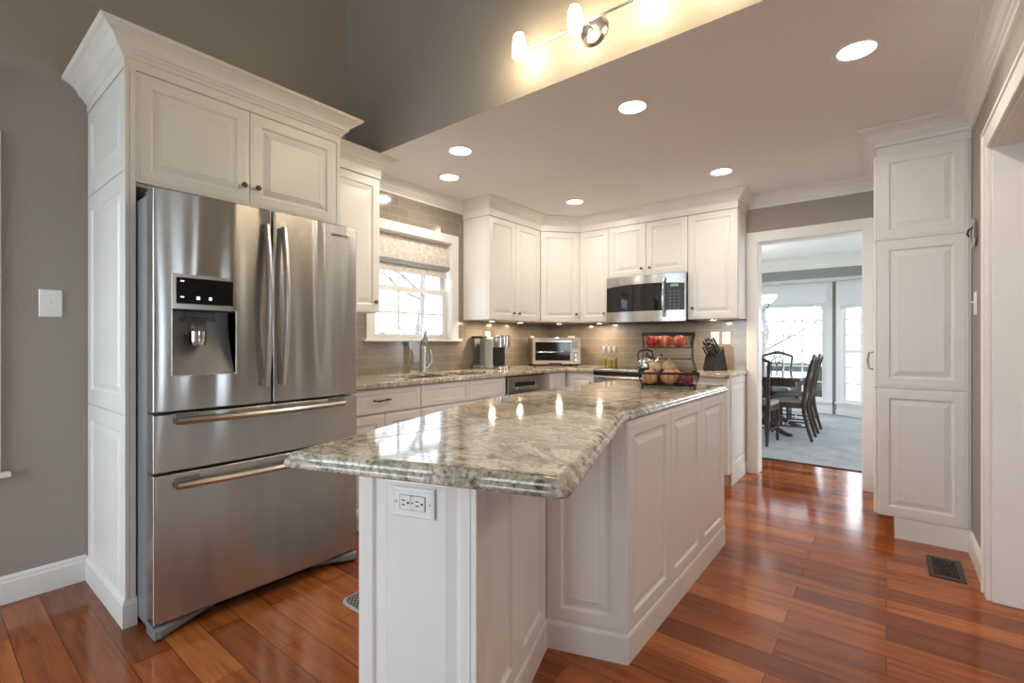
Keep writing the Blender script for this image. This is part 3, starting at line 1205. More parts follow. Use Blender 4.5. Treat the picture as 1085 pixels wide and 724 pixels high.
poly = [to_local(p) for p in [(-2.82 - 0.020, 4.063), (-3.140, 4.063), (-3.140, 4.710), (-2.548, 4.710), (-2.548, 4.39 + 0.014)]]
cabinet('wall_cabinet', 'diagonal corner white wall cabinet over the toaster oven', 'cabinet', (a0.x, a0.y, UB), ang, wd, UH, 0.3,
        [(0.002, 0, wd - 0.004, UH, (wd - 0.042, 0.085))], UG, carcass_poly=poly)
cabinet('wall_cabinet', 'narrow white wall cabinet just left of the microwave', 'cabinet', (-2.545, 4.39, UB), 0, 0.337, UH, 0.322,
        [(0, 0, 0.337, UH, (0.292, 0.085))], UG)
cabinet('wall_cabinet', 'short two-door white wall cabinet above the microwave', 'cabinet', (-2.208, 4.39, 1.825), 0, 0.788, UT - 1.825, 0.322,
        [(0, 0, 0.392, UT - 1.825, (0.350, 0.070)), (0.392, 0, 0.396, UT - 1.825, (0.434, 0.070))], UG)
wr = cabinet('wall_cabinet', 'white wall cabinet right of the microwave beside the doorway', 'cabinet', (-1.420, 4.39, UB), 0, 0.420, UH, 0.322,
             [(0, 0, 0.420, UH, (0.045, 0.098))], UG)
pm = MB()
raised(pm, 0, 0, 0.300, UH, t=0.004, frame=0.05)
pm.build('side_panel', M['white'], wr, (0.4235, 0.020, 0), (0, 0, R(90)), smooth=0)

# ------------------------------------------------------------------ base cabinets
BH = CT - 0.036        # carcass height
BF = -2.52
BG = 'white base cabinets along the sink wall'


def pull(d, x, z, w=0.115):
    mm = MB()
    pts = [(x - w / 2, -0.002, z), (x - w / 2, -0.020, z), (x - w / 4, -0.026, z - 0.003), (x, -0.026, z), (x + w / 4, -0.026, z + 0.003), (x + w / 2, -0.020, z), (x + w / 2, -0.002, z)]
    mm.tube(pts, [0.006, 0.005, 0.007, 0.005, 0.007, 0.005, 0.006], 8)
    mm.build('pull', M['bronze'], d)


c = cabinet('base_cabinet', 'white base cabinet with bronze drawer pull next to the refrigerator', 'cabinet', (BF, 1.60, 0), R(90), 0.590, BH, 0.62,
            [(0, 0.735, 0.590, 0.155, None, 'flat'), (0, 0.105, 0.290, 0.625), (0.290, 0.105, 0.300, 0.625)], BG, toe=0.1)
dr = [x for x in c.children if x.name.startswith('drawer')][0]
pull(dr, 0.262, 0.080)
c = thing('base_cabinet', 'white sink base cabinet with two false drawer fronts under the faucet', 'cabinet', (BF, 2.192, 0), R(90), BG)
MB().box(0.001, 0.0225, 0.1, 0.016, 0.62, BH).build('carcass_side', M['white'], c, smooth=0)
MB().box(0.914, 0.0225, 0.1, 0.929, 0.62, BH).build('carcass_side', M['white'], c, smooth=0)
MB().box(0.016, 0.605, 0.1, 0.914, 0.62, BH).build('carcass_back', M['white'], c, smooth=0)
MB().box(0.016, 0.0225, 0.1, 0.914, 0.605, 0.118).build('carcass_floor', M['white'], c, smooth=0)
MB().box(0.016, 0.0225, 0.70, 0.914, 0.036, BH).build('front_rail', M['white'], c, smooth=0)
MB().box(0.001, 0.085, 0, 0.929, 0.62, 0.1).build('toe_kick', M['white'], c, smooth=0)
door_part(c, GAP, 0.737, 0.478, 0.151, None, 'false_front', 'flat')
door_part(c, 0.482, 0.737, 0.445, 0.151, None, 'false_front', 'flat')
door_part(c, GAP, 0.107, 0.478, 0.622, (0.44, 0.66))
door_part(c, 0.482, 0.107, 0.445, 0.622, (0.52, 0.66))
# dishwasher
dw = thing('dishwasher', 'stainless steel dishwasher with pocket handle beside the sink cabinet', 'dishwasher', (BF + 0.02, 3.126, 0), R(90))
MB().box(0.004, 0.03, 0.1, 0.590, 0.58, BH - 0.004).build('tub', M['dark'], dw, smooth=0)
MB().box(0.01, 0.09, 0.0, 0.585, 0.5, 0.1).build('toe_kick', M['dark'], dw, smooth=0)
m = MB()
m.cells([0.004, 0.10, 0.40, 0.590], [0.105, 0.775, 0.835, BH - 0.008], lambda i, j: i == 1 and j == 1, 0.0, 0.03, lambda u, v, w: (u, w, v))
m.build('door', M['steel_small'], dw, bevel=0.002, smooth=0)
MB().box(0.098, 0.024, 0.77, 0.402, 0.0295, 0.84).build('pocket', M['dark'], dw, smooth=0)
MB().box(0.095, -0.020, 0.775, 0.405, -0.002, 0.800).build('handle', M['nickel'], dw, bevel=0.006)
# corner unit: filler + narrow door on the sink side, door with knob on the range side
cu = thing('corner_base_cabinet', 'white corner base cabinet below the toaster oven', 'cabinet', (BF, 3.722, 0), 0, 'white corner base cabinets')
m = MB()
m.prism([(-0.0225, 0), (-0.62, 0), (-0.62, 0.985), (0.32, 0.985), (0.32, 0.401), (-0.0225, 0.401)], 0.1, BH)
m.build('carcass', M['white'], cu, smooth=0)
m = MB()
m.prism([(-0.085, 0), (-0.62, 0), (-0.62, 0.985), (0.32, 0.985), (0.32, 0.465), (-0.085, 0.465)], 0.0, 0.1)
m.build('toe_kick', M['white'], cu, smooth=0)
dm = MB()
raised(dm, 0, 0, 0.28, 0.775)
dm.build('door', M['white'], cu, (0, 0.066, 0.107), (0, 0, R(90)), smooth=0)
dm = MB()
raised(dm, 0, 0, 0.305, 0.775)
d = dm.build('door', M['white'], cu, (0.010, 0.378, 0.107), smooth=0)
knob(d, 0.262, 0.680)
rb = cabinet('base_cabinet', 'white base cabinet between the range and the doorway', 'cabinet', (-1.425, 4.10, 0), 0, 0.418, BH, 0.612,
             [(0, 0.735, 0.418, 0.155, None, 'flat'), (0, 0.105, 0.418, 0.625, (0.05, 0.66))], None, toe=0.1)
pm = MB()
raised(pm, 0, 0, 0.53, BH - 0.115, t=0.006, frame=0.06)
pm.build('side_panel', M['white'], rb, (0.4245, 0.085, 0.113), (0, 0, R(90)), smooth=0)
MB().box(0.41, 0.085, 0.0, 0.430, 0.612, 0.113).build('plinth', M['white'], rb, smooth=0)


# ------------------------------------------------------------------ countertops
def poly_slab(mb, poly, prof):
    """polygon (counter-clockwise) with an edge profile [(inset, z)] from bottom to top."""
    n = len(poly)

    def off(i, d):
        p, a, b = Vector(poly[i]), Vector(poly[i - 1]), Vector(poly[(i + 1) % n])
        d1, d2 = (p - a).normalized(), (b - p).normalized()
        n1, n2 = Vector((-d1.y, d1.x)), Vector((-d2.y, d2.x))
        mt = (n1 + n2).normalized()
        mt = mt / max(0.4, mt.dot(n1))
        return p + mt * d
    mb.rings([[(*off(i, d), z) for i in range(n)] for d, z in prof])
    return mb


def round_corner(a, p, b, r, n=4):
    a, p, b = Vector(a), Vector(p), Vector(b)
    d1, d2 = (a - p).normalized(), (b - p).normalized()
    q1, q2 = p + d1 * r, p + d2 * r
    return [tuple((q1 * (1 - t) + p * t) * (1 - t) + (p * (1 - t) + q2 * t) * t) for t in [k / n for k in range(n + 1)]]


ogee = [(0.012, CT - 0.037), (0.004, CT - 0.0355), (0.0005, CT - 0.031), (0.0, CT - 0.025), (0.002, CT - 0.019), (0.007, CT - 0.0165), (0.010, CT - 0.0160),
        (0.0105, CT - 0.0125), (0.013, CT - 0.007), (0.018, CT - 0.003), (0.025, CT - 0.0008), (0.029, CT)]
# kitchen L counter with two sink bowls
SX = (-3.005, -2.615)
SY = (2.220, 2.655, 2.682, 3.098)
us = [LX + 0.009, SX[0], SX[1], -2.495, -2.207]
vs2 = [1.56, SY[0], SY[1], SY[2], SY[3], 4.055, BY - 0.009]


def cskip(i, j):
    if i == 3 and j < 5:
        return True
    return i == 1 and j in (1, 3)


m = MB().cells(us, vs2, cskip, CT - 0.034, CT, lambda u, v, w: (u, v, w))
ctop = m.build('countertop', M['granite2'], bevel=0.007, seg=3, smooth=50)
tag(ctop, 'light granite L-shaped countertop holding the sink and toaster oven', 'countertop')
m = MB().box(-1.425, 4.06, CT - 0.034, -0.985, BY - 0.009, CT)
tag(m.build('countertop', M['granite2'], bevel=0.008, seg=3, smooth=50), 'short granite countertop under the knife block right of the range', 'countertop')

# sink
sk = thing('sink', 'stainless undermount double bowl sink in the window counter', 'sink', (-2.81, 2.66, CT - 0.036))
for (a, b) in ((SY[0], SY[1]), (SY[2], SY[3])):
    m = MB()
    x0, x1, y0, y1 = SX[0] - 0.004 + 2.81, SX[1] + 0.004 + 2.81, a - 0.004 - 2.66, b + 0.004 - 2.66

    def rg(i, z):
        return [(x0 + i, y0 + i, z), (x1 - i, y0 + i, z), (x1 - i, y1 - i, z), (x0 + i, y1 - i, z)]
    m.rings([rg(0.0, -0.175), rg(-0.006, 0.0), rg(0.0, 0.0), rg(0.012, -0.15), rg(0.03, -0.168)])
    m.build('bowl', M['nickel'], sk, bevel=0.006)
# faucet
fc = thing('faucet', 'brushed nickel pull-out faucet with curved lever behind the sink', 'faucet', (-3.035, 2.66, CT))
m = MB()
m.lathe([(0.034, 0), (0.034, 0.006), (0.028, 0.012), (0.027, 0.05), (0.027, 0.13), (0.028, 0.18), (0.025, 0.215), (0.019, 0.23)], 20)
m.build('body', M['nickel'], fc)
m = MB()
m.tube([(0.0, 0, 0.215), (0.006, 0, 0.235), (0.016, -0.001, 0.262), (0.028, -0.004, 0.300), (0.036, -0.006, 0.335), (0.040, -0.007, 0.352)],
       [0.020, 0.025, 0.028, 0.023, 0.014, 0.005], 16)
m.build('spray_head', M['nickel'], fc)
m = MB()
m.tube([(0.004, 0.020, 0.03), (0.012, 0.048, 0.045), (0.018, 0.070, 0.085), (0.018, 0.078, 0.130), (0.014, 0.070, 0.165), (0.014, 0.064, 0.19)],
       [0.017, 0.021, 0.018, 0.014, 0.011, 0.010], 12)
m.build('lever', M['nickel'], fc)

# ------------------------------------------------------------------ range
rg_ = thing('range', 'stainless slide-in range with black glass cooktop under the microwave', 'stove', (-2.190, 4.05, 0))
RW = 0.755
MB().box(0, 0.02, 0.05, RW, 0.655, CT - 0.03).build('body', M['greysteel'], rg_, smooth=0)
m = MB()
m.box(-0.006, -0.005, CT - 0.029, RW + 0.006, 0.655, CT + 0.006)
m.build('cooktop', M['blackglass'], rg_, bevel=0.004)
m = MB()
m.box(-0.006, -0.030, CT - 0.020, RW + 0.006, -0.0055, CT + 0.005)
m.build('front_rail', M['nickel'], rg_, bevel=0.006)
MB().box(0.0, -0.012, CT - 0.055, RW, 0.018, CT - 0.021).build('control_panel', M['blackglass'], rg_, bevel=0.002)
MB().box(0, -0.008, 0.23, RW, 0.022, CT - 0.058).build('oven_door', M['steel_small'], rg_, bevel=0.004)
MB().box(0.08, -0.011, 0.34, RW - 0.08, -0.004, 0.68).build('oven_window', M['blackglass'], rg_, bevel=0.002)
m = MB()
m.tube([(0.05, -0.006, CT - 0.085), (0.05, -0.058, CT - 0.072), (RW / 2, -0.066, CT - 0.072), (RW - 0.05, -0.058, CT - 0.072), (RW - 0.05, -0.006, CT - 0.085)], 0.014, 10)
m.build('handle', M['chrome'], rg_)
MB().box(0, 0.0, 0.05, RW, 0.022, 0.222).build('storage_drawer', M['steel_small'], rg_, bevel=0.004)
MB().box(0.0, 0.615, CT + 0.004, RW, 0.655, CT + 0.0068).build('vent_trim', M['nickel'], rg_, bevel=0.004)
# kettle
kt = thing('kettle', 'polished steel kettle with black handle on the range behind the fruit basket', 'kettle', (-1.735, 4.22, CT + 0.0072), R(30))
m = MB()
m.lathe([(0.085, 0), (0.096, 0.010), (0.100, 0.040), (0.092, 0.085), (0.068, 0.122), (0.045, 0.134), (0.02, 0.140)], 28)
m.build('body', M['chrome'], kt)
m = MB()
m.lathe([(0.042, 0.134), (0.036, 0.144), (0.012, 0.148), (0.010, 0.158), (0.014, 0.168), (0.008, 0.176)], 16)
m.build('lid', M['dark'], kt)
m = MB()
m.tube([(0.075, 0, 0.062), (0.105, 0, 0.092), (0.135, 0, 0.130), (0.150, 0, 0.150)], [0.026, 0.020, 0.014, 0.012], 12)
m.build('spout', M['chrome'], kt)
m = MB()
m.tube([(0.138, 0, 0.136), (0.155, 0, 0.158)], [0.018, 0.014], 12)
m.build('spout_cap', M['dark'], kt)
m = MB()
m.tube([(-0.085, 0, 0.085), (-0.098, 0, 0.15), (-0.075, 0, 0.195), (0.0, 0, 0.205), (0.05, 0, 0.190), (0.062, 0, 0.150), (0.06, 0, 0.118)], [0.007, 0.008, 0.011, 0.012, 0.010, 0.008, 0.007], 10)
m.build('handle', M['dark'], kt)

# ------------------------------------------------------------------ microwave
mw = thing('microwave', 'stainless over-the-range microwave with black window', 'microwave', (-2.204, 4.335, 1.378))
W, H = 0.786, 0.438


def bow(u):
    return -0.035 * (1 - ((u - W / 2) / (W / 2)) ** 2)


MB().box(0.002, 0.02, 0.004, W - 0.002, 0.375, H).build('body', M['dark'], mw, smooth=0)
DW = 0.590


def bowed(m, u0, u1, zf0, zf1, y_out, y_in, n=16):
    rr = []
    for k in range(n + 1):
        u = u0 + (u1 - u0) * k / n
        yb = bow(u)
        rr.append([(u, yb + y_out, zf0(u)), (u, yb + y_out, zf1(u)), (u, y_in, zf1(u)), (u, y_in, zf0(u))])
    m.rings(rr)
    return m


md = bowed(MB(), 0.0, W, lambda u: 0.0, lambda u: 0.100 - 0.030 * (1 - ((u - W / 2) / (W / 2)) ** 2) * 0 - 0.0, 0.0, 0.02).build('lower_rail', M['steel_small'], mw, smooth=30)
bowed(MB(), 0.0, W, lambda u: H - 0.078 + 0.0 - 0.018 * abs((u - W / 2) / (W / 2)) ** 2, lambda u: H, 0.0, 0.02).build('upper_rail', M['steel_small'], mw, smooth=30)
bowed(MB(), 0.0, DW, lambda u: 0.099, lambda u: H - 0.076 - 0.018 * abs((u - W / 2) / (W / 2)) ** 2, 0.003, 0.02).build('door_window', M['blackglass'], mw, smooth=30)
cpn = bowed(MB(), DW + 0.022, W - 0.012, lambda u: 0.099, lambda u: H - 0.082, 0.002, 0.02).build('control_panel', M['dark'], mw, smooth=30)
bowed(MB(), DW, DW + 0.024, lambda u: 0.099, lambda u: H - 0.080, 0.001, 0.02).build('door_stile', M['steel_small'], mw, smooth=30)
bowed(MB(), W - 0.0125, W, lambda u: 0.099, lambda u: H - 0.09, 0.001, 0.02).build('edge_strip', M['steel_small'], mw, smooth=30)
m = MB()
pts = []
for k in range(13):
    f = k / 12
    pts.append((DW + 0.010, bow(DW) - 0.012 - 0.030 * math.sin(PI * f) ** 0.6, 0.050 + 0.345 * f))
m.tube(pts, [0.010 + 0.002 * math.sin(PI * k / 12) for k in range(13)], 12)
m.build('handle', M['chrome'], mw)
for zc in (0.055, 0.390):
    m = MB()
    m.lathe([(0.017, 0.004), (0.017, -0.010), (0.008, -0.016)], 14, (DW + 0.010, bow(DW), zc), 'y')
    m.build('handle_mount', M['chrome'], mw)
mid = DW + 0.097
bowed(MB(), mid - 0.035, mid + 0.035, lambda u: H - 0.122, lambda u: H - 0.100, 0.000, 0.012, 2).build('readout', M['lcd'], mw, smooth=0)
m = MB()
for r_ in range(6):
    for c_ in range(3):
        u = mid - 0.045 + c_ * 0.038
        z = 0.118 + r_ * 0.030
        m.box(u, bow(u) + 0.0005, z, u + 0.016, bow(u) + 0.006, z + 0.007)
m.build('keypad', M['greyplastic'], mw, smooth=0)
MB().box(0.02, 0.0, -0.010, W - 0.02, 0.36, 0.004).build('vent_grille', M['dark'], mw, bevel=0.003)

# ------------------------------------------------------------------ pantry
PF = 3.70
pt = thing('pantry_cabinet', 'tall white pantry cabinet with three raised panels beside the doorway', 'cabinet', (-0.046, PF, 0))
PW = 0.412
MB().box(0.0, 0.012, 0.125, PW + 0.012, BY - PF - 0.003, 2.40).build('carcass', M['white'], pt, smooth=0)
MB().box(0.085, 0.002, 0.0, PW + 0.012, BY - PF - 0.02, 0.125).build('plinth', M['white'], pt, smooth=0)
for (a, b) in ((0.128, 0.905), (0.909, 1.806), (1.810, 2.336)):
    pm = MB()
    raised(pm, 0, 0, PW, b - a, t=0.012, frame=0.062)
    pm.build('raised_panel', M['white'], pt, (0, 0, a), smooth=0)
MB().box(0.0, 0.004, 2.338, PW + 0.012, 0.012, 2.395).build('frieze', M['white'], pt, smooth=0)
for (a, b) in ((0.128, 0.905), (0.909, 1.806), (1.810, 2.336)):
    pm = MB()
    raised(pm, 0, 0, 0.46, b - a, t=0.014)
    pm.build('door', M['white'], pt, (-0.016, 0.49, a), (0, 0, R(-90)), smooth=0)
m = MB()
m.tube([(-0.016, 0.055, 1.015), (-0.040, 0.055, 1.022), (-0.046, 0.055, 1.07), (-0.040, 0.055, 1.118), (-0.016, 0.055, 1.125)], 0.006, 8)
m.build('handle', M['nickel'], pt)

# ------------------------------------------------------------------ island
AN = R(18.2)
U2 = Vector((math.cos(AN), math.sin(AN)))
V2 = Vector((math.sin(AN), -math.cos(AN)))
Q = Vector((-1.040, 1.540))
Rp = Q + V2 * 0.66
Lp = Rp - U2 * 0.37
Sp = Vector((-0.748, 1.639))
isl = thing('kitchen_island', 'large white panelled kitchen island with angled granite top end', 'kitchen island', (0, 0, 0))
IH = CT - 0.037
e = 0.02
core = [Lp + U2 * e - V2 * e, Rp - U2 * e - V2 * e, Q - U2 * e - V2 * 0.012, Sp - U2 * 0.005 - V2 * 0.02 + Vector((-0.016, 0)), Vector((-0.768, 2.956)), Vector((-1.42, 2.956)), Vector((-1.42, 1.62))]
m = MB().prism([tuple(p) for p in core], 0.0, IH)
m.build('core', M['white'], isl, smooth=0)


def face_panels(p, rz, w, z0, z1, n, nm='raised_panel', frame=0.06):
    for k in range(n):
        a = w * k / n
        pm = MB()
        raised(pm, 0, 0, w / n - 0.0008, z1 - z0, t=0.02, frame=frame)
        ux, uy = math.cos(rz), math.sin(rz)
        pm.build(nm, M['white'], isl, (p[0] + ux * a, p[1] + uy * a, z0), (0, 0, rz), smooth=0)


BB = 0.108
# end panel facing the viewer carries pilaster strips each side of a flat panel
face_panels(Lp, AN, 0.37, BB, IH, 1, 'end_panel', 0.050)
face_panels(Rp, AN + R(90), 0.66, BB, IH, 2)
face_panels(Q, AN, (Sp - Q).length, BB, IH, 1)
face_panels(Sp, R(90), 2.976 - Sp.y, BB, IH, 3)
pl = [tuple(Lp), tuple(Rp), tuple(Q), tuple(Sp), (Sp.x, 2.976)]
m = MB().sweep(pl, [(-0.012, 0), (0.004, 0), (0.004, BB - 0.012), (0.0025, BB - 0.007), (0.0025, BB - 0.004), (0, BB), (-0.012, BB)])
m.build('plinth', M['white'], isl, smooth=0)
FL, FR = (-1.122, 0.540), (-0.462, 0.757)
BD, FARR, FARL, BL = (-0.752, 1.628), (-0.737, 3.020), (-1.465, 3.020), (-1.465, 1.645)
pts = round_corner(BL, FL, FR, 0.030) + round_corner(FL, FR, BD, 0.030) + [BD] + round_corner(BD, FARR, FARL, 0.02) + round_corner(FARR, FARL, BL, 0.02) + round_corner(FARL, BL, FL, 0.12, 6)
m = poly_slab(MB(), pts, ogee)
m.build('granite_top', M['granite'], isl, smooth=50)


def wall_plate(name, label, cat, loc, rz, w, h, kind, tilt=0, group=None, mat=None):
    """plate facing local -y; origin at its centre on the wall."""
    r = thing(name, label, cat, loc, rz, group)
    m = MB()
    prof = [(0, 0.0), (0, -0.003), (0.003, -0.0055), (0.0065, -0.0060), (0.0080, -0.0045), (0.0095, -0.0062), (0.012, -0.0062)] if kind == 'wide_outlet' else \
        [(0, 0.0), (0, -0.003), (0.004, -0.006), (0.006, -0.0062)]
    m.rings([rect_ring(-w / 2, -h / 2, w, h, i, y) for i, y in prof])
    m.build('plate', mat or M['plate'], r, smooth=0)
    if kind == 'toggle':
        MB().box(-0.006, -0.009, -0.013, 0.006, -0.005, 0.013).build('switch_frame', M['plate'], r, smooth=0)
        MB().prism([(-0.006, -0.002), (-0.022, 0.008), (-0.022, 0.014), (-0.006, 0.010)], -0.004, 0.004, 'x').build('toggle', M['plate'], r, smooth=0)
    elif kind == 'decor':
        MB().box(-0.016, -0.008, -0.032, 0.016, -0.005, 0.032).build('rocker', M['plate'], r, bevel=0.002)
    elif kind == 'outlet':
        for z in (-0.02, 0.02):
            rc = MB().box(-0.016, -0.008, z - 0.014, 0.016, -0.005, z + 0.014).build('receptacle', M['plate'], r, bevel=0.002)
            s = MB()
            s.box(-0.008, -0.0086, z - 0.002, -0.006, -0.0079, z + 0.007)
            s.box(0.006, -0.0086, z - 0.002, 0.008, -0.0079, z + 0.006)
            s.box(-0.002, -0.0086, z - 0.010, 0.002, -0.0079, z - 0.006)
            s.build('slots', M['dark'], rc, smooth=0)
    elif kind == 'wide_outlet':
        MB().box(-0.040, -0.0070, -0.0205, 0.040, -0.0055, 0.0205).build('inset', M['greyplastic'], r, smooth=0)
        for c0 in (-0.0215, 0.0215):
            body = MB().box(c0 - 0.0165, -0.0092, -0.019, c0 + 0.0165, -0.0065, 0.019).build('receptacle', M['plate'], r, bevel=0.001)
            s = MB()
            s.box(c0 - 0.010, -0.0098, 0.0045, c0 + 0.000, -0.0090, 0.0075)
            s.box(c0 - 0.010, -0.0098, -0.0075, c0 + 0.000, -0.0090, -0.0045)
            s.box(c0 + 0.006, -0.0098, -0.003, c0 + 0.012, -0.0090, 0.003)
            s.build('slots', M['dark'], body, smooth=0)
        MB().box(-0.004, -0.0088, 0.002, 0.004, -0.0065, 0.018).build('test_button', M['plate'], r, smooth=0)
        MB().box(-0.004, -0.0088, -0.018, 0.004, -0.0065, -0.002).build('reset_button', M['plate'], r, smooth=0)
        for c0 in (-0.052, 0.052):
            MB().lathe([(0.003, -0.0060), (0.003, -0.0070), (0.001, -0.0072)], 8, (c0, 0, 0), 'y').build('screw', M['nickel'], r)
    return r


oc = Rp - U2 * 0.187 + V2 * 0.0018
wall_plate('electrical_outlet', 'wide white electrical outlet on the end of the island', 'outlet', (oc.x, oc.y, 0.752), AN, 0.132, 0.082, 'wide_outlet')
wall_plate('light_switch', 'white light switch plate on the taupe wall left of the refrigerator', 'light switch', (LX + 0.001, 0.426, 1.373), R(90), 0.082, 0.130, 'toggle')
wall_plate('light_switch', 'white light switch on the narrow wall right of the pantry', 'light switch', (RX - 0.001, 3.55, 1.395), R(-90), 0.075, 0.125, 'toggle')
wall_plate('light_switch', 'square white rocker switch plate directly behind the knife block', 'light switch', (-1.268, BY - 0.009, 1.222), 0, 0.075, 0.118, 'decor')
wall_plate('light_switch', 'white toggle switch plate on the tile nearest the doorway', 'light switch', (-1.168, BY - 0.009, 1.221), 0, 0.070, 0.116, 'toggle')
wall_plate('electrical_outlet', 'white outlet on the tile behind the coffee maker', 'outlet', (LX + 0.009, 3.60, 1.235), R(90), 0.075, 0.118, 'outlet')
wall_plate('electrical_outlet', 'white outlet on the tile above the left end of the toaster oven', 'outlet', (LX + 0.009, 4.36, 1.193), R(90), 0.075, 0.118, 'outlet')
wall_plate('electrical_outlet', 'white outlet on the tile above the right end of the toaster oven', 'outlet', (-2.84, BY - 0.009, 1.195), 0, 0.090, 0.118, 'outlet')

# small plaque on the right wall
pq = thing('wall_plaque', 'small six-sided rose wall plaque with silver rim hanging right of the pantry', 'wall decor', (RX - 0.0015, 3.55, 1.775), R(-90))
hexp = [(0.075 * math.cos(R(90 + 60 * k)), 0.075 * math.sin(R(90 + 60 * k))) for k in range(6)]
m = MB().prism([(x * 0.94, z * 0.94) for x, z in hexp], -0.008, 0.0, 'y')
m.build('plate', M['copper'], pq, smooth=0)
m = MB().tube([(x, -0.010, z) for x, z in hexp], 0.007, 8, closed=True)
m.build('rim', M['chrome'], pq)
m = MB().tube([(0, -0.010, 0.03), (0, -0.028, 0.02), (0.0, -0.034, -0.005), (0, -0.026, -0.02)], 0.005, 8)
m.build('hook', M['dark'], pq)

# ------------------------------------------------------------------ small appliances and things on the counters
kt.scale = (0.86, 0.86, 0.86)

# coffee maker, brewing side turned to the room
cm = thing('coffee_maker', 'silver single-cup coffee maker with side water tank on the sink counter', 'coffee maker', (-2.96, 3.50, CT), R(90))
# local: x along the wall, -y towards the room
m = MB()
m.box(-0.085, -0.045, 0, 0.085, 0.13, 0.30)
m.build('body', M['silver'], cm, bevel=0.018, seg=3)
m = MB()
rr = []
for z, g in ((0.205, 0.0), (0.212, 0.004), (0.300, 0.006), (0.314, 0.0), (0.318, -0.01)):
    rr.append([(0.080 * math.cos(t) * (1 + g), -0.085 + (0.080 * math.sin(t)) * (1 + g) - (0.0 if math.sin(t) < 0 else -0.04 * math.sin(t)), z) for t in [2 * PI * k / 28 for k in range(28)]])
m.rings(rr)
m.build('brew_head', M['chrome'], cm)
m = MB().lathe([(0.083, 0.296), (0.085, 0.302), (0.083, 0.308)], 28, (0, -0.080, 0))
m.build('trim_ring', M['greyplastic'], cm)
MB().box(-0.088, -0.075, 0.034, 0.062, -0.044, 0.205).build('cup_bay', M['dark'], cm, bevel=0.004)
m = MB()
m.lathe([(0.075, 0.0), (0.080, 0.006), (0.080, 0.026), (0.072, 0.032)], 24, (0, -0.085, 0))
m.build('drip_tray', M['chrome'], cm)
m = MB()
m.box(-0.158, 0.045, 0.035, -0.088, 0.150, 0.290)
m.build('water_tank', M['smoke'], cm, bevel=0.014, seg=3)
MB().box(-0.166, 0.020, 0.290, -0.0865, 0.160, 0.312).build('tank_lid', M['dark'], cm, bevel=0.006)
MB().box(-0.160, 0.040, 0.0, -0.0865, 0.152, 0.034).build('tank_base', M['greyplastic'], cm, bevel=0.006)
m = MB().tube([(-0.13, 0.139, 0.02), (-0.17, 0.150, 0.012), (-0.19, 0.13, 0.030), (-0.185, 0.10, 0.040)], 0.005, 8)
m.build('power_cord', M['dark'], cm)

# toaster oven set across the corner
tr = R(48)
tv = thing('toaster_oven', 'brushed steel toaster oven set diagonally in the counter corner', 'toaster oven', (-2.715, 4.215, CT), tr)
W, H, DP = 0.52, 0.300, 0.29
MB().box(-W / 2, 0.012, 0.022, W / 2, DP, H).build('body', M['toaster_steel'], tv, bevel=0.016, seg=3)
m = MB()
x0, x1 = -W / 2 + 0.030, W / 2 - 0.115
m.cells([-W / 2, x0, x1, W / 2], [0.022, 0.060, H - 0.045, H], lambda i, j: i == 1 and j == 1, 0.0, 0.02, lambda u, v, w: (u, w, v))
m.build('front_panel', M['toaster_steel'], tv, bevel=0.004)
MB().box(x0 - 0.002, 0.008, 0.058, x1 + 0.002, 0.0118, H - 0.043).build('window', M['blackglass'], tv, smooth=0)
m = MB()
m.tube([(x0, 0.004, 0.150), (x1, 0.004, 0.150)], 0.0035, 8)
m.build('rack', M['chrome'], tv)
m = MB()
m.tube([(x0, 0, H - 0.052), (x0, -0.032, H - 0.040), (x1, -0.032, H - 0.040), (x1, 0, H - 0.052)], 0.008, 10)
m.build('handle', M['chrome'], tv)
MB().box(W / 2 - 0.090, -0.003, H - 0.112, W / 2 - 0.028, 0.002, H - 0.035).build('display', M['lcd_grey'], tv, bevel=0.001)
for z in (0.108, 0.062):
    MB().lathe([(0.017, 0.001), (0.017, -0.016), (0.013, -0.020), (0.001, -0.0205)], 18, (W / 2 - 0.058, 0, z), 'y').build('dial', M['chrome'], tv)
for xx in (W / 2 - 0.078, W / 2 - 0.038):
    MB().lathe([(0.008, 0.001), (0.008, -0.006), (0.001, -0.0065)], 12, (xx, 0, 0.150), 'y').build('push_button', M['chrome'], tv)
MB().box(-0.09, -0.002, 0.022, 0.05, 0.10, 0.034).build('crumb_tray', M['dark'], tv, smooth=0)
for x in (-W / 2 + 0.03, W / 2 - 0.03):
    for y in (0.03, DP - 0.03):
        m = MB().lathe([(0.014, 0), (0.016, 0.02), (0.014, 0.023)], 12, (x, y, 0))
        m.build('foot', M['dark'], tv)

# oil bottles
ol = ['glass oil bottle with silver cap nearest the toaster oven', 'glass oil bottle with silver cap in the middle of three',
      'glass oil bottle with silver cap nearest the range']
for k, (x, y) in enumerate(((-2.318, 4.52), (-2.270, 4.545), (-2.225, 4.57))):
    b = thing('oil_bottle', ol[k], 'bottle', (x, y, CT), 0, 'oil bottles by the range')
    m = MB().lathe([(0.021, 0), (0.0225, 0.004), (0.0225, 0.120), (0.016, 0.140), (0.012, 0.150)], 18)
    m.build('glass', M['clearglass'], b)
    m = MB().lathe([(0.019, 0.003), (0.0205, 0.006), (0.0205, 0.062 + 0.02 * (k != 1)), (0.001, 0.064 + 0.02 * (k != 1))], 18)
    m.build('oil', M['oil'], b)
    m = MB().lathe([(0.019, 0.142), (0.020, 0.146), (0.020, 0.200), (0.016, 0.206), (0.001, 0.207)], 18)
    m.build('cap', M['silver'], b)

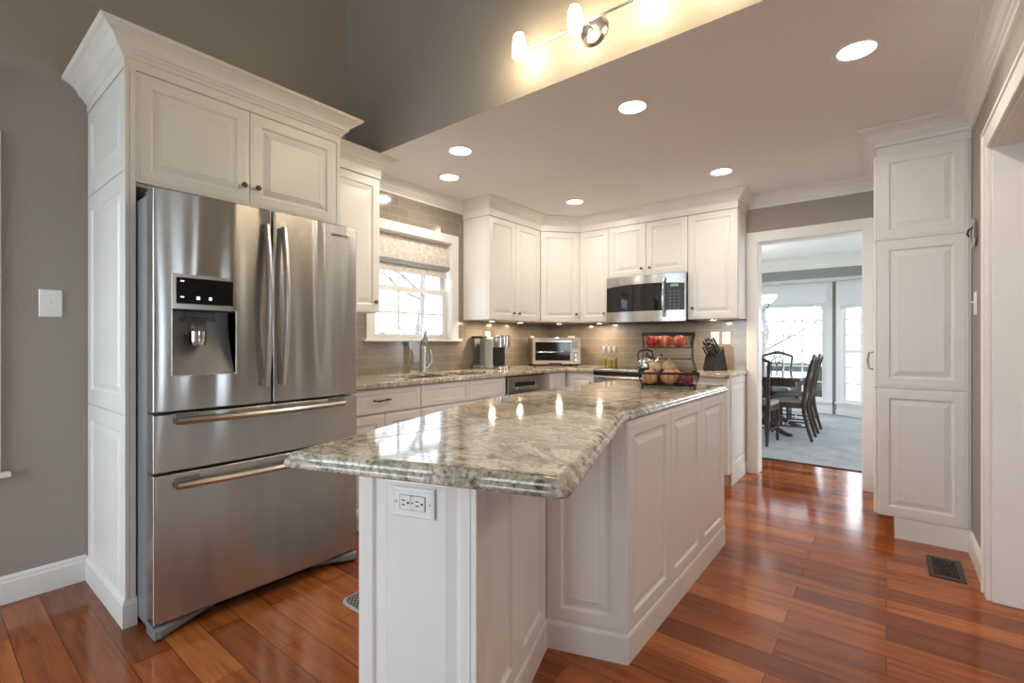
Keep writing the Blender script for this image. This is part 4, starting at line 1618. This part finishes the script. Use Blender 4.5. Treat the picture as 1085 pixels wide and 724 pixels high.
# knife block
kb = thing('knife_block', 'dark wooden knife block full of black handled knives near the doorway', 'knife block', (-1.225, 4.50, CT), R(-24))
m = MB()
m.prism([(-0.060, 0.0), (0.110, 0.0), (0.055, 0.215), (-0.035, 0.125), (-0.070, 0.010)], -0.062, 0.062, 'x')
m.build('block', M['blockwood'], kb, bevel=0.004)
sl = Vector((0, 0.090, 0.090)).normalized()
up = Vector((0, -0.62, 0.78)).normalized()
for r_ in range(3):
    for c_ in range(4):
        base = Vector((-0.045 + 0.030 * c_, -0.028 + 0.026 * r_, 0.130 + 0.026 * r_))
        ln = 0.100 + 0.014 * r_ + 0.012 * ((c_ + r_) % 2)
        m = MB()
        m.tube([base, base + up * (ln * 0.5), base + up * ln], [0.0075, 0.0085, 0.009], 8)
        kn = m.build('knife', M['dark'], kb)
        m = MB()
        m.tube([base + up * (ln * 0.99), base + up * (ln + 0.008)], [0.0088, 0.0070], 8)
        m.build('bolster', M['chrome'], kn)
        if r_ == 0:
            m = MB()
            m.tube([base + Vector((0, -0.0075, 0)) + up * 0.015, base + Vector((0, -0.0085, 0)) + up * (ln * 0.8)], 0.0026, 6)
            m.build('rivets', M['chrome'], kn)

# wire fruit basket on the island
BR = R(23)
bk = thing('fruit_basket', 'two-tier black wire fruit basket standing on the island', 'basket', (-0.985, 2.690, CT), BR)


def rect_loop(hx, hy, z, r=0.02):
    pts = []
    c = [(-hx, -hy), (hx, -hy), (hx, hy), (-hx, hy)]
    for i in range(4):
        pts += round_corner(c[i - 1], c[i], c[(i + 1) % 4], r, 3)
    return [(x, y, z) for x, y in pts]


def basket_tier(nm, z0, z1, hx0, hy0, hx1, hy1, nx, ny, rh=0.007):
    m = MB()
    m.tube(rect_loop(hx0, hy0, z0 + 0.003), 0.0028, 6, closed=True)
    for k in range(nx + 1):
        f = -1 + 2 * k / nx
        m.tube([(f * hx1 * 0.97, -hy1, z1), (f * hx0 * 0.97, -hy0, z0 + 0.003), (f * hx0 * 0.97, hy0, z0 + 0.003), (f * hx1 * 0.97, hy1, z1)], 0.0012, 5)
    for k in range(ny + 1):
        f = -1 + 2 * k / ny
        m.tube([(-hx1, f * hy1 * 0.97, z1), (-hx0, f * hy0 * 0.97, z0 + 0.003), (hx0, f * hy0 * 0.97, z0 + 0.003), (hx1, f * hy1 * 0.97, z1)], 0.0016, 5)
    o = m.build(nm, M['wire'], bk)
    # flat rim band
    lp = rect_loop(hx1, hy1, 0)
    n = len(lp)
    mm = MB()
    rr = []
    vs, fs = [], []
    for (dx, dz) in ((0.0, z1 - rh), (0.0, z1 + rh)):
        for x, y, _ in lp:
            vs.append((x, y, dz))
    for x, y, _ in lp:
        vs.append((x * 0.985, y * 0.98, z1 + rh))
    for x, y, _ in lp:
        vs.append((x * 0.985, y * 0.98, z1 - rh))
    for a in range(4):
        b = (a + 1) % 4
        for k in range(n):
            fs.append((a * n + k, a * n + (k + 1) % n, b * n + (k + 1) % n, b * n + k))
    mm.add(vs, fs)
    mm.build('rim', M['wire'], o)
    return o


basket_tier('lower_tier', 0.012, 0.084, 0.146, 0.108, 0.162, 0.122, 10, 8)
basket_tier('upper_tier', 0.222, 0.302, 0.126, 0.088, 0.140, 0.100, 10, 6, 0.009)
for sx in (-1, 1):
    for sy in (-1, 1):
        m = MB().lathe([(0.007, 0), (0.008, 0.006), (0.005, 0.014)], 10, (sx * 0.136, sy * 0.100, 0))
        m.build('foot', M['wire'], bk)
for sx in (-1, 1):
    m = MB()
    for sy in (-0.04, 0.04):
        m.tube([(sx * 0.158, sy, 0.084), (sx * 0.146, sy, 0.120), (sx * 0.136, sy, 0.160), (sx * 0.134, sy, 0.240), (sx * 0.137, sy, 0.302)], 0.0028, 8)
    m.tube([(sx * 0.136, 0.04, 0.160), (sx * 0.136, -0.04, 0.160)], 0.0025, 6)
    m.build('upright', M['wire'], bk)
m = MB().tube([(-0.136, 0.04, 0.160), (0.136, 0.04, 0.160)], 0.0025, 6)
m.build('crossbar', M['wire'], bk)


def in_basket(x, y, z):
    return (-0.985 + x * math.cos(BR) - y * math.sin(BR), 2.690 + x * math.sin(BR) + y * math.cos(BR), CT + z)


def apple(loc, r, mat, label, tilt):
    a = thing('apple', label, 'apple', loc, rng.uniform(0, 6), 'apples in the top of the wire basket')
    a.rotation_euler = (tilt, tilt * 0.5, rng.uniform(0, 6))
    prof = [(0.10, 0.10), (0.30, 0.02), (0.55, 0.03), (0.80, 0.28), (0.97, 0.62), (1.0, 0.95), (0.95, 1.28), (0.78, 1.56), (0.52, 1.72), (0.30, 1.72), (0.12, 1.62), (0.02, 1.54)]
    m = MB().lathe([(p * r, (h - 0.87) * r) for p, h in prof], 22)
    m.build('flesh', mat, a, smooth=80)
    m = MB().tube([(0, 0, 0.64 * r), (0.05 * r, 0, 0.9 * r), (0.16 * r, 0, 1.1 * r)], 0.0016, 6)
    m.build('stem', M['blockwood'], a)


zt = 0.2265 + 0.033
apple(in_basket(-0.086, -0.044, zt), 0.036, M['apple_red'], 'deep red apple at the left end of the upper basket', 0.25)
apple(in_basket(-0.048, 0.026, zt), 0.034, M['apple_mix'], 'orange red apple half hidden behind the left front apples', -0.3)
apple(in_basket(-0.011, -0.044, zt), 0.036, M['apple_mix'], 'red and yellow striped apple second from left in the upper basket', 0.3)
apple(in_basket(0.064, -0.044, zt), 0.037, M['apple_mix'], 'large blush red apple right of the centre of the upper basket', -0.2)
apple(in_basket(0.080, 0.030, zt - 0.001), 0.032, M['apple_red'], 'red apple farthest right in the upper basket', 0.4)


def onion(loc, r, mat, label):
    a = thing('onion', label, 'onion', loc, rng.uniform(0, 6), 'onions in the bottom of the wire basket')
    a.rotation_euler = (rng.uniform(-0.5, 0.5), rng.uniform(-0.5, 0.5), rng.uniform(0, 6))
    prof = [(0.10, -0.90), (0.45, -0.84), (0.80, -0.58), (0.98, -0.20), (1.0, 0.08), (0.90, 0.42), (0.66, 0.72), (0.36, 0.90), (0.16, 1.0), (0.10, 1.14)]
    m = MB().lathe([(p * r, h * r) for p, h in prof], 22)
    m.build('bulb', mat, a, smooth=80)
    m = MB().lathe([(0.10 * r, 1.13 * r), (0.13 * r, 1.24 * r), (0.05 * r, 1.34 * r)], 8)
    m.build('neck', mat, a)


zb = 0.017
onion(in_basket(-0.098, -0.055, zb + 0.042), 0.043, M['onion_tan'], 'brown onion at the left front of the lower basket')
onion(in_basket(0.006, -0.056, zb + 0.043), 0.045, M['onion_tan'], 'biggest tan onion in the front middle of the lower basket')
onion(in_basket(0.100, -0.050, zb + 0.041), 0.042, M['onion_red'], 'purple onion at the right end of the lower basket')
onion(in_basket(-0.036, 0.036, zb + 0.034), 0.033, M['onion_red'], 'dark reddish onion in the gap between the two front brown onions')
onion(in_basket(-0.104, 0.064, zb + 0.034), 0.033, M['onion_tan'], 'tan onion at the back left of the lower basket')
onion(in_basket(0.050, 0.045, zb + 0.040), 0.040, M['onion_tan'], 'tan onion at the back right of the lower basket')
onion(in_basket(-0.066, 0.002, zb + 0.094), 0.034, M['onion_pale'], 'pale onion piled on top at the left')
onion(in_basket(0.008, 0.012, zb + 0.098), 0.036, M['onion_pale'], 'palest yellow onion heaped on top in the middle')

# ------------------------------------------------------------------ floor items
fv = thing('floor_vent', 'dark brown scrolled metal floor vent by the pantry', 'floor vent', (0.242, 3.362, 0.0))
m = MB()
m.cells([-0.071, -0.048, 0.048, 0.071], [-0.152, -0.118, 0.118, 0.152], lambda i, j: i == 1 and j == 1, 0.0005, 0.005, lambda u, v, w: (u, v, w))
m.build('frame', M['ventbronze'], fv, bevel=0.0015)
MB().box(-0.048, -0.118, 0.0006, 0.048, 0.118, 0.0035).build('grille', M['grille'], fv, smooth=0)

mt = thing('floor_mat', 'grey and black woven mat on the floor behind the island', 'mat', (-1.74, 1.68, 0))
pts = []
c4 = [(-0.225, -0.46), (0.225, -0.46), (0.225, 0.46), (-0.225, 0.46)]
for i in range(4):
    pts += round_corner(c4[i - 1], c4[i], c4[(i + 1) % 4], 0.05, 4)
poly_slab(MB(), pts, [(0, 0.0005), (0, 0.005), (0.003, 0.008)]).build('border', M['lining'], mt, smooth=0)
p2 = [(x * 0.955, y * 0.978) for x, y in pts]
poly_slab(MB(), p2, [(0, 0.0075), (0.001, 0.010)]).build('weave', M['mat'], mt, smooth=0)

# ------------------------------------------------------------------ lights
spots = [((-2.275, 2.324), 'recessed ceiling light nearest the bulkhead on the left side'),
         ((-2.709, 2.645), 'recessed ceiling light in front of the kitchen window'),
         ((-2.270, 3.828), 'recessed ceiling light by the diagonal corner cabinet'),
         ((-1.102, 2.477), 'recessed ceiling light above the middle of the island'),
         ((-0.990, 3.837), 'recessed ceiling light in front of the microwave and doorway'),
         ((-0.104, 2.611), 'recessed ceiling light closest to the right wall crown')]
first = None
for (x, y), lb in spots:
    x, y = x * 1.0, y * 1.0
    if first is None:
        first = thing('recessed_light', lb, 'ceiling light', (x, y, CEIL), 0, 'recessed ceiling lights')
        m = MB()
        n = 36
        prof = [(0.070, -0.001), (0.074, -0.004), (0.090, -0.004), (0.095, -0.0005), (0.070, -0.0004)]
        vs, fs = [], []
        for r_, z in prof:
            for k in range(n):
                vs.append((r_ * math.cos(2 * PI * k / n), r_ * math.sin(2 * PI * k / n), z))
        for a in range(len(prof)):
            b = (a + 1) % len(prof)
            for k in range(n):
                fs.append((a * n + k, a * n + (k + 1) % n, b * n + (k + 1) % n, b * n + k))
        m.add(vs, fs).build('trim_ring', M['plate'], first)
        MB().lathe([(0.071, -0.0006), (0.071, -0.0022), (0.001, -0.0026)], 36).build('lens', M['can_glow'], first)
        light('lamp', 'AREA', (0, 0, -0.010), CAN_W, WARM2, first, 0.13)
    else:
        c = copy_tree(first)
        c.location = (x, y, CEIL)
        c['label'] = lb

# under-cabinet pucks
pucks = [((-2.93, 3.42), 'round under-cabinet light above the coffee maker'), ((-2.93, 3.86), 'round under-cabinet light between coffee maker and toaster oven'),
         ((-2.78, 4.36), 'round under-cabinet light above the toaster oven'), ((-2.38, 4.52), 'round under-cabinet light above the oil bottles'),
         ((-1.21, 4.43), 'round under-cabinet light above the knife block')]
first = None
for (x, y), lb in pucks:
    if first is None:
        first = thing('undercabinet_light', lb, 'under-cabinet light', (x, y, UB), 0, 'under-cabinet lights')
        MB().lathe([(0.036, 0), (0.036, -0.010), (0.030, -0.013)], 24).build('housing', M['nickel'], first)
        MB().lathe([(0.027, -0.0128), (0.026, -0.0150), (0.001, -0.0152)], 24).build('lens', M['under_glow'], first)
        light('lamp', 'AREA', (0, 0, -0.020), UNDER_W, WARM, first, 0.05)
    else:
        c = copy_tree(first)
        c.location = (x, y, UB)
        c['label'] = lb

# track light on the bulkhead
tk = thing('track_light', 'brushed nickel wall bar light with frosted glass shades above the ceiling edge', 'wall light', (-1.085, BK, 2.655))
m = MB().lathe([(0.068, -0.001), (0.070, -0.006), (0.060, -0.020), (0.030, -0.028), (0.012, -0.030)], 28, (0, 0, 0), 'y')
m.build('canopy', M['nickel'], tk)
m = MB().tube([(0, -0.025, 0), (0, -0.085, 0)], 0.009, 10)
m.build('stem', M['nickel'], tk)
m = MB().tube([(-0.40, -0.085, 0), (0.80, -0.085, 0)], 0.0065, 10)
m.build('bar', M['nickel'], tk)
for k, x in enumerate((-0.350, -0.030, 0.290, 0.610)):
    hd = MB().tube([(x, -0.085, 0.0), (x, -0.100, 0.0), (x, -0.118, 0.030), (x, -0.118, 0.062)], [0.009, 0.012, 0.012, 0.009], 10).build('lamp_arm', M['nickel'], tk)
    m = MB()
    t = [(0.012, 0.062), (0.022, 0.054), (0.029, 0.034), (0.032, 0.004), (0.033, -0.030), (0.030, -0.054), (0.019, -0.066), (0.002, -0.070)]
    m.lathe(t, 20, (x, -0.128, 0.005))
    m.build('glass_shade', M['track_glow'], hd)

# ------------------------------------------------------------------ dining room
DYF = 9.35
DC = 2.485
struct(MB().box(-3.9, BY + T, DC, 1.6, 9.7, DC + 0.1).build('ceiling_dining', M['ceiling'], smooth=0))
wall_x('wall_dining_left', -4.0, -3.9, [BY + T, 5.6, 8.0, 9.7], [0, 0.4, 2.2, DC], [(5.6, 8.0, 0.4, 2.2)], M['dining_wall'])  # hole is an unseen opening added for extra daylight
wall_x('wall_dining_right', 1.5, 1.6, [BY + T, 5.6, 8.0, 8.6], [0, 0.4, 2.2, DC], [(5.6, 8.0, 0.4, 2.2)], M['dining_wall'])  # same added opening on this side, out of view
struct(MB().box(LX - 0.8, BY + 0.01, 0, LX, BY + T, DC).build('wall_dining_near', M['dining_wall'], smooth=0))
# header in front of the bay
struct(MB().box(-3.9, 8.55, 2.16, 1.5, 8.68, DC).build('wall_bay_header', M['dining_wall'], smooth=0))
dcp = [(0, DC), (0.11, DC), (0.11, DC - 0.01), (0.095, DC - 0.022), (0.070, DC - 0.034), (0.050, DC - 0.060), (0.040, DC - 0.090), (0.026, DC - 0.100), (0.022, DC - 0.130), (0.012, DC - 0.140),
       (0.012, DC - 0.185), (0, DC - 0.19)]
struct(MB().sweep([(-3.9, 8.55), (1.5, 8.55)], dcp).build('trim_7', M['trim'], smooth=0))
struct(MB().box(-3.9, 8.68, 2.165, 1.5, 9.6, 2.20).build('ceiling_bay', M['trim'], smooth=0))

# bay: centre wall at y = DYF, right wing turned towards the room
WX1 = -0.66
WZ0, WZ1 = 0.22, 2.10


def bay_unit(name, p0, rz, w, cols, rows, double=False, glass='dimmed'):
    """window unit with local x along the wall (from p0), local -y to the room."""
    r = bpy.data.objects.new(name, None)
    COL.objects.link(r)
    r.location = (p0[0], p0[1], 0)
    r.rotation_euler = (0, 0, rz)
    struct(r)
    m = MB()
    cw = 0.10
    m.box(0, -0.03, WZ0 - 0.04, cw, 0.05, WZ1 + 0.06)
    m.box(w - cw, -0.03, WZ0 - 0.04, w, 0.05, WZ1 + 0.06)
    m.box(cw, -0.0295, WZ1, w - cw, 0.05, WZ1 + 0.06)
    m.box(0, -0.06, WZ0 - 0.04, w, 0.05, WZ0)
    m.build('window_frame', M['trim'], r, smooth=0)
    m = MB()
    f = 0.045
    a, b = cw, w - cw
    m.cells([a, a + f, b - f, b], [WZ0, WZ0 + f, WZ1 - f, WZ1], lambda i, j: i == 1 and j == 1, 0.0, 0.035, lambda u, v, ww: (u, ww, v))
    for k in range(1, cols):
        xx = a + f + (b - a - 2 * f) * k / cols
        m.box(xx - 0.012, 0.004, WZ0 + f, xx + 0.012, 0.030, WZ1 - f)
    for k in range(1, rows):
        zz = WZ0 + f + (WZ1 - WZ0 - 2 * f) * k / rows
        hh = 0.030 if (double and k == rows // 2) else 0.012
        m.box(a + f, 0.0042, zz - hh, b - f, 0.0298, zz + hh)
    s = m.build('window_sash', M['trim'], r, smooth=0)
    MB().box(a + f - 0.003, 0.015, WZ0 + f - 0.003, b - f + 0.003, 0.019, WZ1 - f + 0.003).build('pane', M[glass], s, smooth=0)
    # panel below
    m = MB()
    m.box(0, -0.02, 0.0, w, 0.06, WZ0 - 0.04)
    m.box(0, -0.035, 0.0, w, -0.02, 0.09)
    m.build('window_apron', M['trim'], r, smooth=0)
    return r


CWW = 1.98
bay_unit('window_5', (WX1 - 0.03 - CWW, DYF), 0, CWW, 6, 7)
wing = R(-30)
bay_unit('window_6', (WX1 + 0.035, DYF - 0.02), wing, 0.95, 3, 7, True, 'glass')
# corner post between
struct(MB().prism([(WX1 - 0.031, DYF - 0.012), (WX1 + 0.036, DYF - 0.030), (WX1 + 0.07, DYF + 0.06), (WX1 - 0.031, DYF + 0.06)], 0, 2.165).build('trim_8', M['dining_wall'], smooth=0))
struct(MB().box(-3.9, DYF, 0, WX1 - 0.03 - CWW, DYF + 0.1, 2.165).build('wall_bay_left', M['dining_wall'], smooth=0))
ex = (WX1 + 0.035 + 0.95 * math.cos(wing), DYF - 0.02 + 0.95 * math.sin(wing))
struct(MB().prism([(ex[0], ex[1]), (1.6, 8.55), (1.6, 8.7), (ex[0] + 0.05, ex[1] + 0.1)], 0, 2.165).build('wall_bay_right', M['dining_wall'], smooth=0))
struct(MB().prism([(-3.9, DYF), (-3.9, DYF + 0.1), (WX1, DYF + 0.1), (WX1 + 0.9, DYF - 0.35), (WX1 + 0.85, DYF - 0.46), (WX1 + 0.02, DYF - 0.0)], 2.155, 2.166).build('trim_9', M['dining_wall'], smooth=0))


def dining_shade(label, p0, rz, w, drop):
    r = thing('roman_shade', label, 'window shade', (p0[0], p0[1], 2.10), rz, 'white roman shades in the dining room')
    m = MB()
    rr = []
    for k in range(9):
        f = k / 8
        z = -drop * f
        y = -0.045 - 0.030 * math.sin(f * PI / 2)
        rr.append([(0, y, z), (w, y, z), (w, y - 0.006, z), (0, y - 0.006, z)])
    m.rings(rr)
    m.build('panel', M['shade_white'], r)
    for k in range(3):
        MB().tube([(0.01, -0.078 - 0.004 * k, -drop + 0.02 * k + 0.006), (w - 0.01, -0.078 - 0.004 * k, -drop + 0.02 * k + 0.006)], 0.010, 8).build('fold', M['shade_white'], r)
    MB().box(0, -0.05, -0.02, w, -0.031, 0.02).build('head_rail', M['shade_white'], r, smooth=0)
    return r


dining_shade('wide white roman shade raised over the big dining room window', (WX1 - 0.03 - CWW + 0.09, DYF), 0, CWW - 0.17, 0.33)
dining_shade('narrow white roman shade on the angled dining room window', (WX1 + 0.035 + 0.09 * math.cos(wing), DYF - 0.02 + 0.09 * math.sin(wing)), wing, 0.77, 0.38)

# dining table
tb = thing('dining_table', 'dark walnut dining table with pedestal base seen through the doorway', 'table', (-1.33, 7.14, 0.008))
pts = []
hx, hy = 0.57, 0.70
c4 = [(-hx, -hy), (hx, -hy), (hx, hy), (-hx, hy)]
for i in range(4):
    pts += round_corner(c4[i - 1], c4[i], c4[(i + 1) % 4], 0.10, 5)
poly_slab(MB(), pts, [(0.012, 0.715), (0.0, 0.722), (0.0, 0.742), (0.008, 0.752)]).build('tabletop', plain('polished_walnut_top', (0.075, 0.050, 0.036), 0.12, noise_amt=0.3, scale=15), tb, smooth=40)
poly_slab(MB(), [(x * 0.90, y * 0.91) for x, y in pts], [(0, 0.640), (0, 0.716)]).build('apron', M['darkwood'], tb, smooth=0)
for sy in (-1, 1):
    m = MB().lathe([(0.05, 0.10), (0.085, 0.13), (0.095, 0.20), (0.055, 0.28), (0.045, 0.36), (0.070, 0.46), (0.090, 0.56), (0.07, 0.64)], 20, (0, sy * 0.34, 0))
    m.build('pedestal', M['darkwood'], tb)
    for sx in (-1, 1):
        m = MB().tube([(0, sy * 0.34, 0.16), (sx * 0.14, sy * 0.36, 0.15), (sx * 0.26, sy * 0.38, 0.075), (sx * 0.36, sy * 0.40, 0.032), (sx * 0.42, sy * 0.41, 0.026)], [0.045, 0.040, 0.032, 0.027, 0.020], 10)
        m.build('foot', M['darkwood'], tb)
m = MB().tube([(0, -0.34, 0.18), (0, 0.34, 0.18)], 0.022, 10)
m.build('stretcher', M['darkwood'], tb)


def dining_chair(label, loc, rz):
    """front of the chair faces local -y."""
    r = thing('dining_chair', label, 'chair', loc, rz, 'dark dining chairs around the table')
    W2, D2 = 0.235, 0.215
    wd = M['darkwood']
    m = MB()
    seat = [(-W2, -D2), (W2, -D2), (W2 - 0.035, D2 - 0.02), (-W2 + 0.035, D2 - 0.02)]
    sp = []
    for i in range(4):
        sp += round_corner(seat[i - 1], seat[i], seat[(i + 1) % 4], 0.03, 3)
    poly_slab(MB(), sp, [(0.006, 0.445), (0.0, 0.452), (0.004, 0.475), (0.03, 0.492), (0.09, 0.502)]).build('seat', M['cushion'], r, smooth=60)
    poly_slab(MB(), sp, [(0.004, 0.385), (0.0, 0.389), (0.0, 0.444)]).build('seat_rail', wd, r, smooth=0)
    for s in (-1, 1):
        m = MB().tube([(s * (W2 - 0.025), -D2 + 0.025, 0.386), (s * (W2 - 0.025), -D2 + 0.025, 0.20), (s * (W2 - 0.026), -D2 + 0.026, 0.0)], [0.026, 0.022, 0.016], 8)
        m.build('leg', wd, r)
        # rear leg running up as the back stile in one curve
        x = s * (W2 - 0.055)
        m = MB().tube([(x, D2 + 0.075, 0.0), (x, D2 + 0.030, 0.16), (x, D2 - 0.008, 0.34), (x, D2 - 0.014, 0.46), (x, D2 + 0.008, 0.62), (x + s * 0.012, D2 + 0.042, 0.82), (x + s * 0.024, D2 + 0.078, 0.955)],
                      [0.017, 0.020, 0.022, 0.022, 0.019, 0.018, 0.017], 8)
        m.build('back_leg', wd, r)
        m = MB().tube([(s * (W2 - 0.026), -D2 + 0.03, 0.16), (x, D2 + 0.026, 0.165)], 0.010, 8)
        m.build('stretcher', wd, r)
    m = MB().tube([(-W2 + 0.045, 0.0, 0.162), (W2 - 0.045, 0.0, 0.162)], 0.010, 8)
    m.build('stretcher', wd, r)
    # serpentine crest rail
    xs = W2 - 0.031
    cr = []
    for k in range(15):
        f = -1 + 2 * k / 14
        cr.append((f * xs * 1.04, D2 + 0.082, 0.955 + 0.055 * math.cos(f * PI / 2) ** 1.3 - 0.004 * (abs(f) > 0.9)))
    m = MB().tube(cr, [0.015 + 0.008 * math.cos((-1 + 2 * k / 14) * PI / 2) for k in range(15)], 8)
    m.build('crest_rail', wd, r)
    # pierced splat of interlaced loops
    m = MB()
    yb = D2 + 0.012

    def yy(z):
        return D2 - 0.010 + 0.092 * max(0, (z - 0.47) / 0.50) ** 1.3
    for s in (-1, 1):
        q = []
        for k in range(15):
            f = k / 14
            z = 0.475 + 0.50 * f
            x = s * (0.035 + 0.050 * math.sin(f * PI * 1.9 + 0.4) ** 2)
            q.append((x, yy(z), z))
        m.tube(q, 0.0095, 6)
    for (cx, cz, rx, rz_) in ((-0.042, 0.80, 0.040, 0.060), (0.042, 0.80, 0.040, 0.060), (0, 0.90, 0.030, 0.042), (0, 0.64, 0.036, 0.055)):
        m.tube([(cx + rx * math.cos(2 * PI * k / 18), yy(cz + rz_ * math.sin(2 * PI * k / 18)), cz + rz_ * math.sin(2 * PI * k / 18)) for k in range(18)], 0.008, 6, closed=True)
    m.build('splat', wd, r)
    return r


c0 = dining_chair('dark dining chair at the near end of the table, its back toward the doorway', (-1.235, 6.26, 0.008), R(180))
for lb, loc, rz in (('dark dining chair on the right side of the table, nearer the doorway', (-0.975, 6.755, 0.008), R(-90)),
                    ('dark dining chair on the right side of the table, nearer the window', (-0.975, 7.40, 0.008), R(-90)),
                    ('dark dining chair at the far end of the table against the window light', (-1.33, 8.06, 0.008), 0)):
    c = copy_tree(c0)
    c.location = loc
    c.rotation_euler = (0, 0, rz)
    c['label'] = lb

# chandelier
ch = thing('chandelier', 'brass chandelier with upturned white glass bells over the dining table', 'chandelier', (-1.47, 7.1, 1.62))
m = MB().lathe([(0.004, -0.06), (0.020, -0.045), (0.030, -0.01), (0.022, 0.04), (0.016, 0.12), (0.026, 0.18), (0.012, 0.24)], 16)
m.build('hub', M['bronze'], ch)
m = MB().tube([(0, 0, 0.24), (0, 0, DC - 1.62)], 0.006, 8)
m.build('stem', M['bronze'], ch)
MB().lathe([(0.06, DC - 1.62 - 0.001), (0.055, DC - 1.62 - 0.02), (0.01, DC - 1.62 - 0.035)], 18).build('canopy', M['bronze'], ch)
for k in range(5):
    a = 2 * PI * k / 5 - 0.1
    ca, sa = math.cos(a), math.sin(a)
    pts = [(0.015 * ca, 0.015 * sa, 0.02), (0.09 * ca, 0.09 * sa, -0.04), (0.17 * ca, 0.17 * sa, -0.03), (0.235 * ca, 0.235 * sa, 0.03), (0.25 * ca, 0.25 * sa, 0.075)]
    arm = MB().tube(pts, 0.007, 8).build('arm', M['bronze'], ch)
    x, y = 0.25 * ca, 0.25 * sa
    m = MB()
    m.lathe([(0.016, 0.075), (0.034, 0.088), (0.060, 0.115), (0.086, 0.160), (0.100, 0.186), (0.097, 0.186), (0.080, 0.160), (0.054, 0.120), (0.01, 0.092)], 20, (x, y, 0))
    m.build('glass_bell', M['bell_glow'], arm)
light('dining_bulb', 'POINT', (0, 0, 0.32), 6, WARM2, ch, 0.08)

# ------------------------------------------------------------------ outdoors
def ground_mesh():
    return MB().box(-60, -40, -0.60, 60, 70, -0.35)


struct(ground_mesh().build('ground', M['soil'], smooth=0))


def tree(label, loc, h, seed, spread=0.5):
    rr = random.Random(seed)
    r = thing('bare_tree', label, 'tree', loc, 0, 'bare trees outside the windows')
    m = MB()
    trunk = [(0, 0, 0)]
    for k in range(1, 6):
        trunk.append((rr.uniform(-.1, .1) * k, rr.uniform(-.1, .1) * k, h * k / 5))
    MB().tube(trunk, [0.13, 0.11, 0.09, 0.07, 0.045, 0.02], 8).build('trunk', M['bark'], r)
    for k in range(13):
        f = rr.uniform(0.15, 0.9)
        z = h * f
        i = min(4, int(f * 5))
        t = f * 5 - i
        p = Vector(trunk[i]).lerp(Vector(trunk[i + 1]), t)
        a = rr.uniform(0, 2 * PI)
        ln = h * spread * (1 - 0.5 * f) * rr.uniform(0.7, 1.1)
        d = Vector((math.cos(a), math.sin(a), rr.uniform(0.3, 0.9))).normalized()
        q = [p]
        for s in range(1, 6):
            d = (d + Vector((rr.uniform(-.25, .25), rr.uniform(-.25, .25), rr.uniform(-.1, .22)))).normalized()
            q.append(q[-1] + d * ln / 5)
        bm_ = MB().tube(q, [0.05 * (1 - f * 0.5), 0.04, 0.03, 0.022, 0.014, 0.006], 6)
        for s in range(1, 5):
            for _ in range(2):
                d2 = (d + Vector((rr.uniform(-1, 1), rr.uniform(-1, 1), rr.uniform(-.3, .8)))).normalized()
                w = [q[s]]
                for u in range(3):
                    d2 = (d2 + Vector((rr.uniform(-.3, .3), rr.uniform(-.3, .3), rr.uniform(-.1, .2)))).normalized()
                    w.append(w[-1] + d2 * ln * 0.16)
                bm_.tube(w, [0.016, 0.012, 0.008, 0.004], 5)
        bm_.build('branch', M['bark'], r)
    return r


tree('bare tree outside the kitchen window nearer the refrigerator', (-8.2, 4.7, -0.35), 5.0, 3)
tree('bare tree outside the kitchen window nearer the corner cabinets', (-10.0, 8.4, -0.35), 5.5, 5)
tree('bare tree in front of the big dining room window', (-3.0, 16.0, -0.35), 4.6, 11, 0.6)
tree('bare tree beyond the angled dining room window', (-0.4, 19.0, -0.35), 5.2, 21, 0.6)


def hedge(label, loc, hx, hy, hz, seed):
    r = thing('hedge', label, 'hedge', loc, 0, 'hedges outside the dining room')
    m = MB()
    n1, n2 = 26, 12
    rr = []
    for i in range(n1 + 1):
        x = -hx + 2 * hx * i / n1
        ring = []
        for k in range(16):
            a = 2 * PI * k / 16
            s = 1 + 0.25 * noise.noise(Vector((x * 3, math.cos(a) * 2 + seed, math.sin(a) * 2)))
            e_ = max(0.15, (1 - abs(x / hx) ** 6)) ** 0.5
            ring.append((x, hy * math.cos(a) * s * e_, hz / 2 + hz / 2 * math.sin(a) * s * e_))
        rr.append(ring)
    m.rings(rr)
    m.build('foliage', M['leafy'], r, smooth=0)


hedge('clipped hedge below the big dining room window', (-2.3, 12.2, -0.35), 1.6, 0.5, 1.05, 1)
hedge('clipped hedge below the angled dining room window', (0.35, 11.4, -0.35), 0.65, 0.5, 1.05, 9)
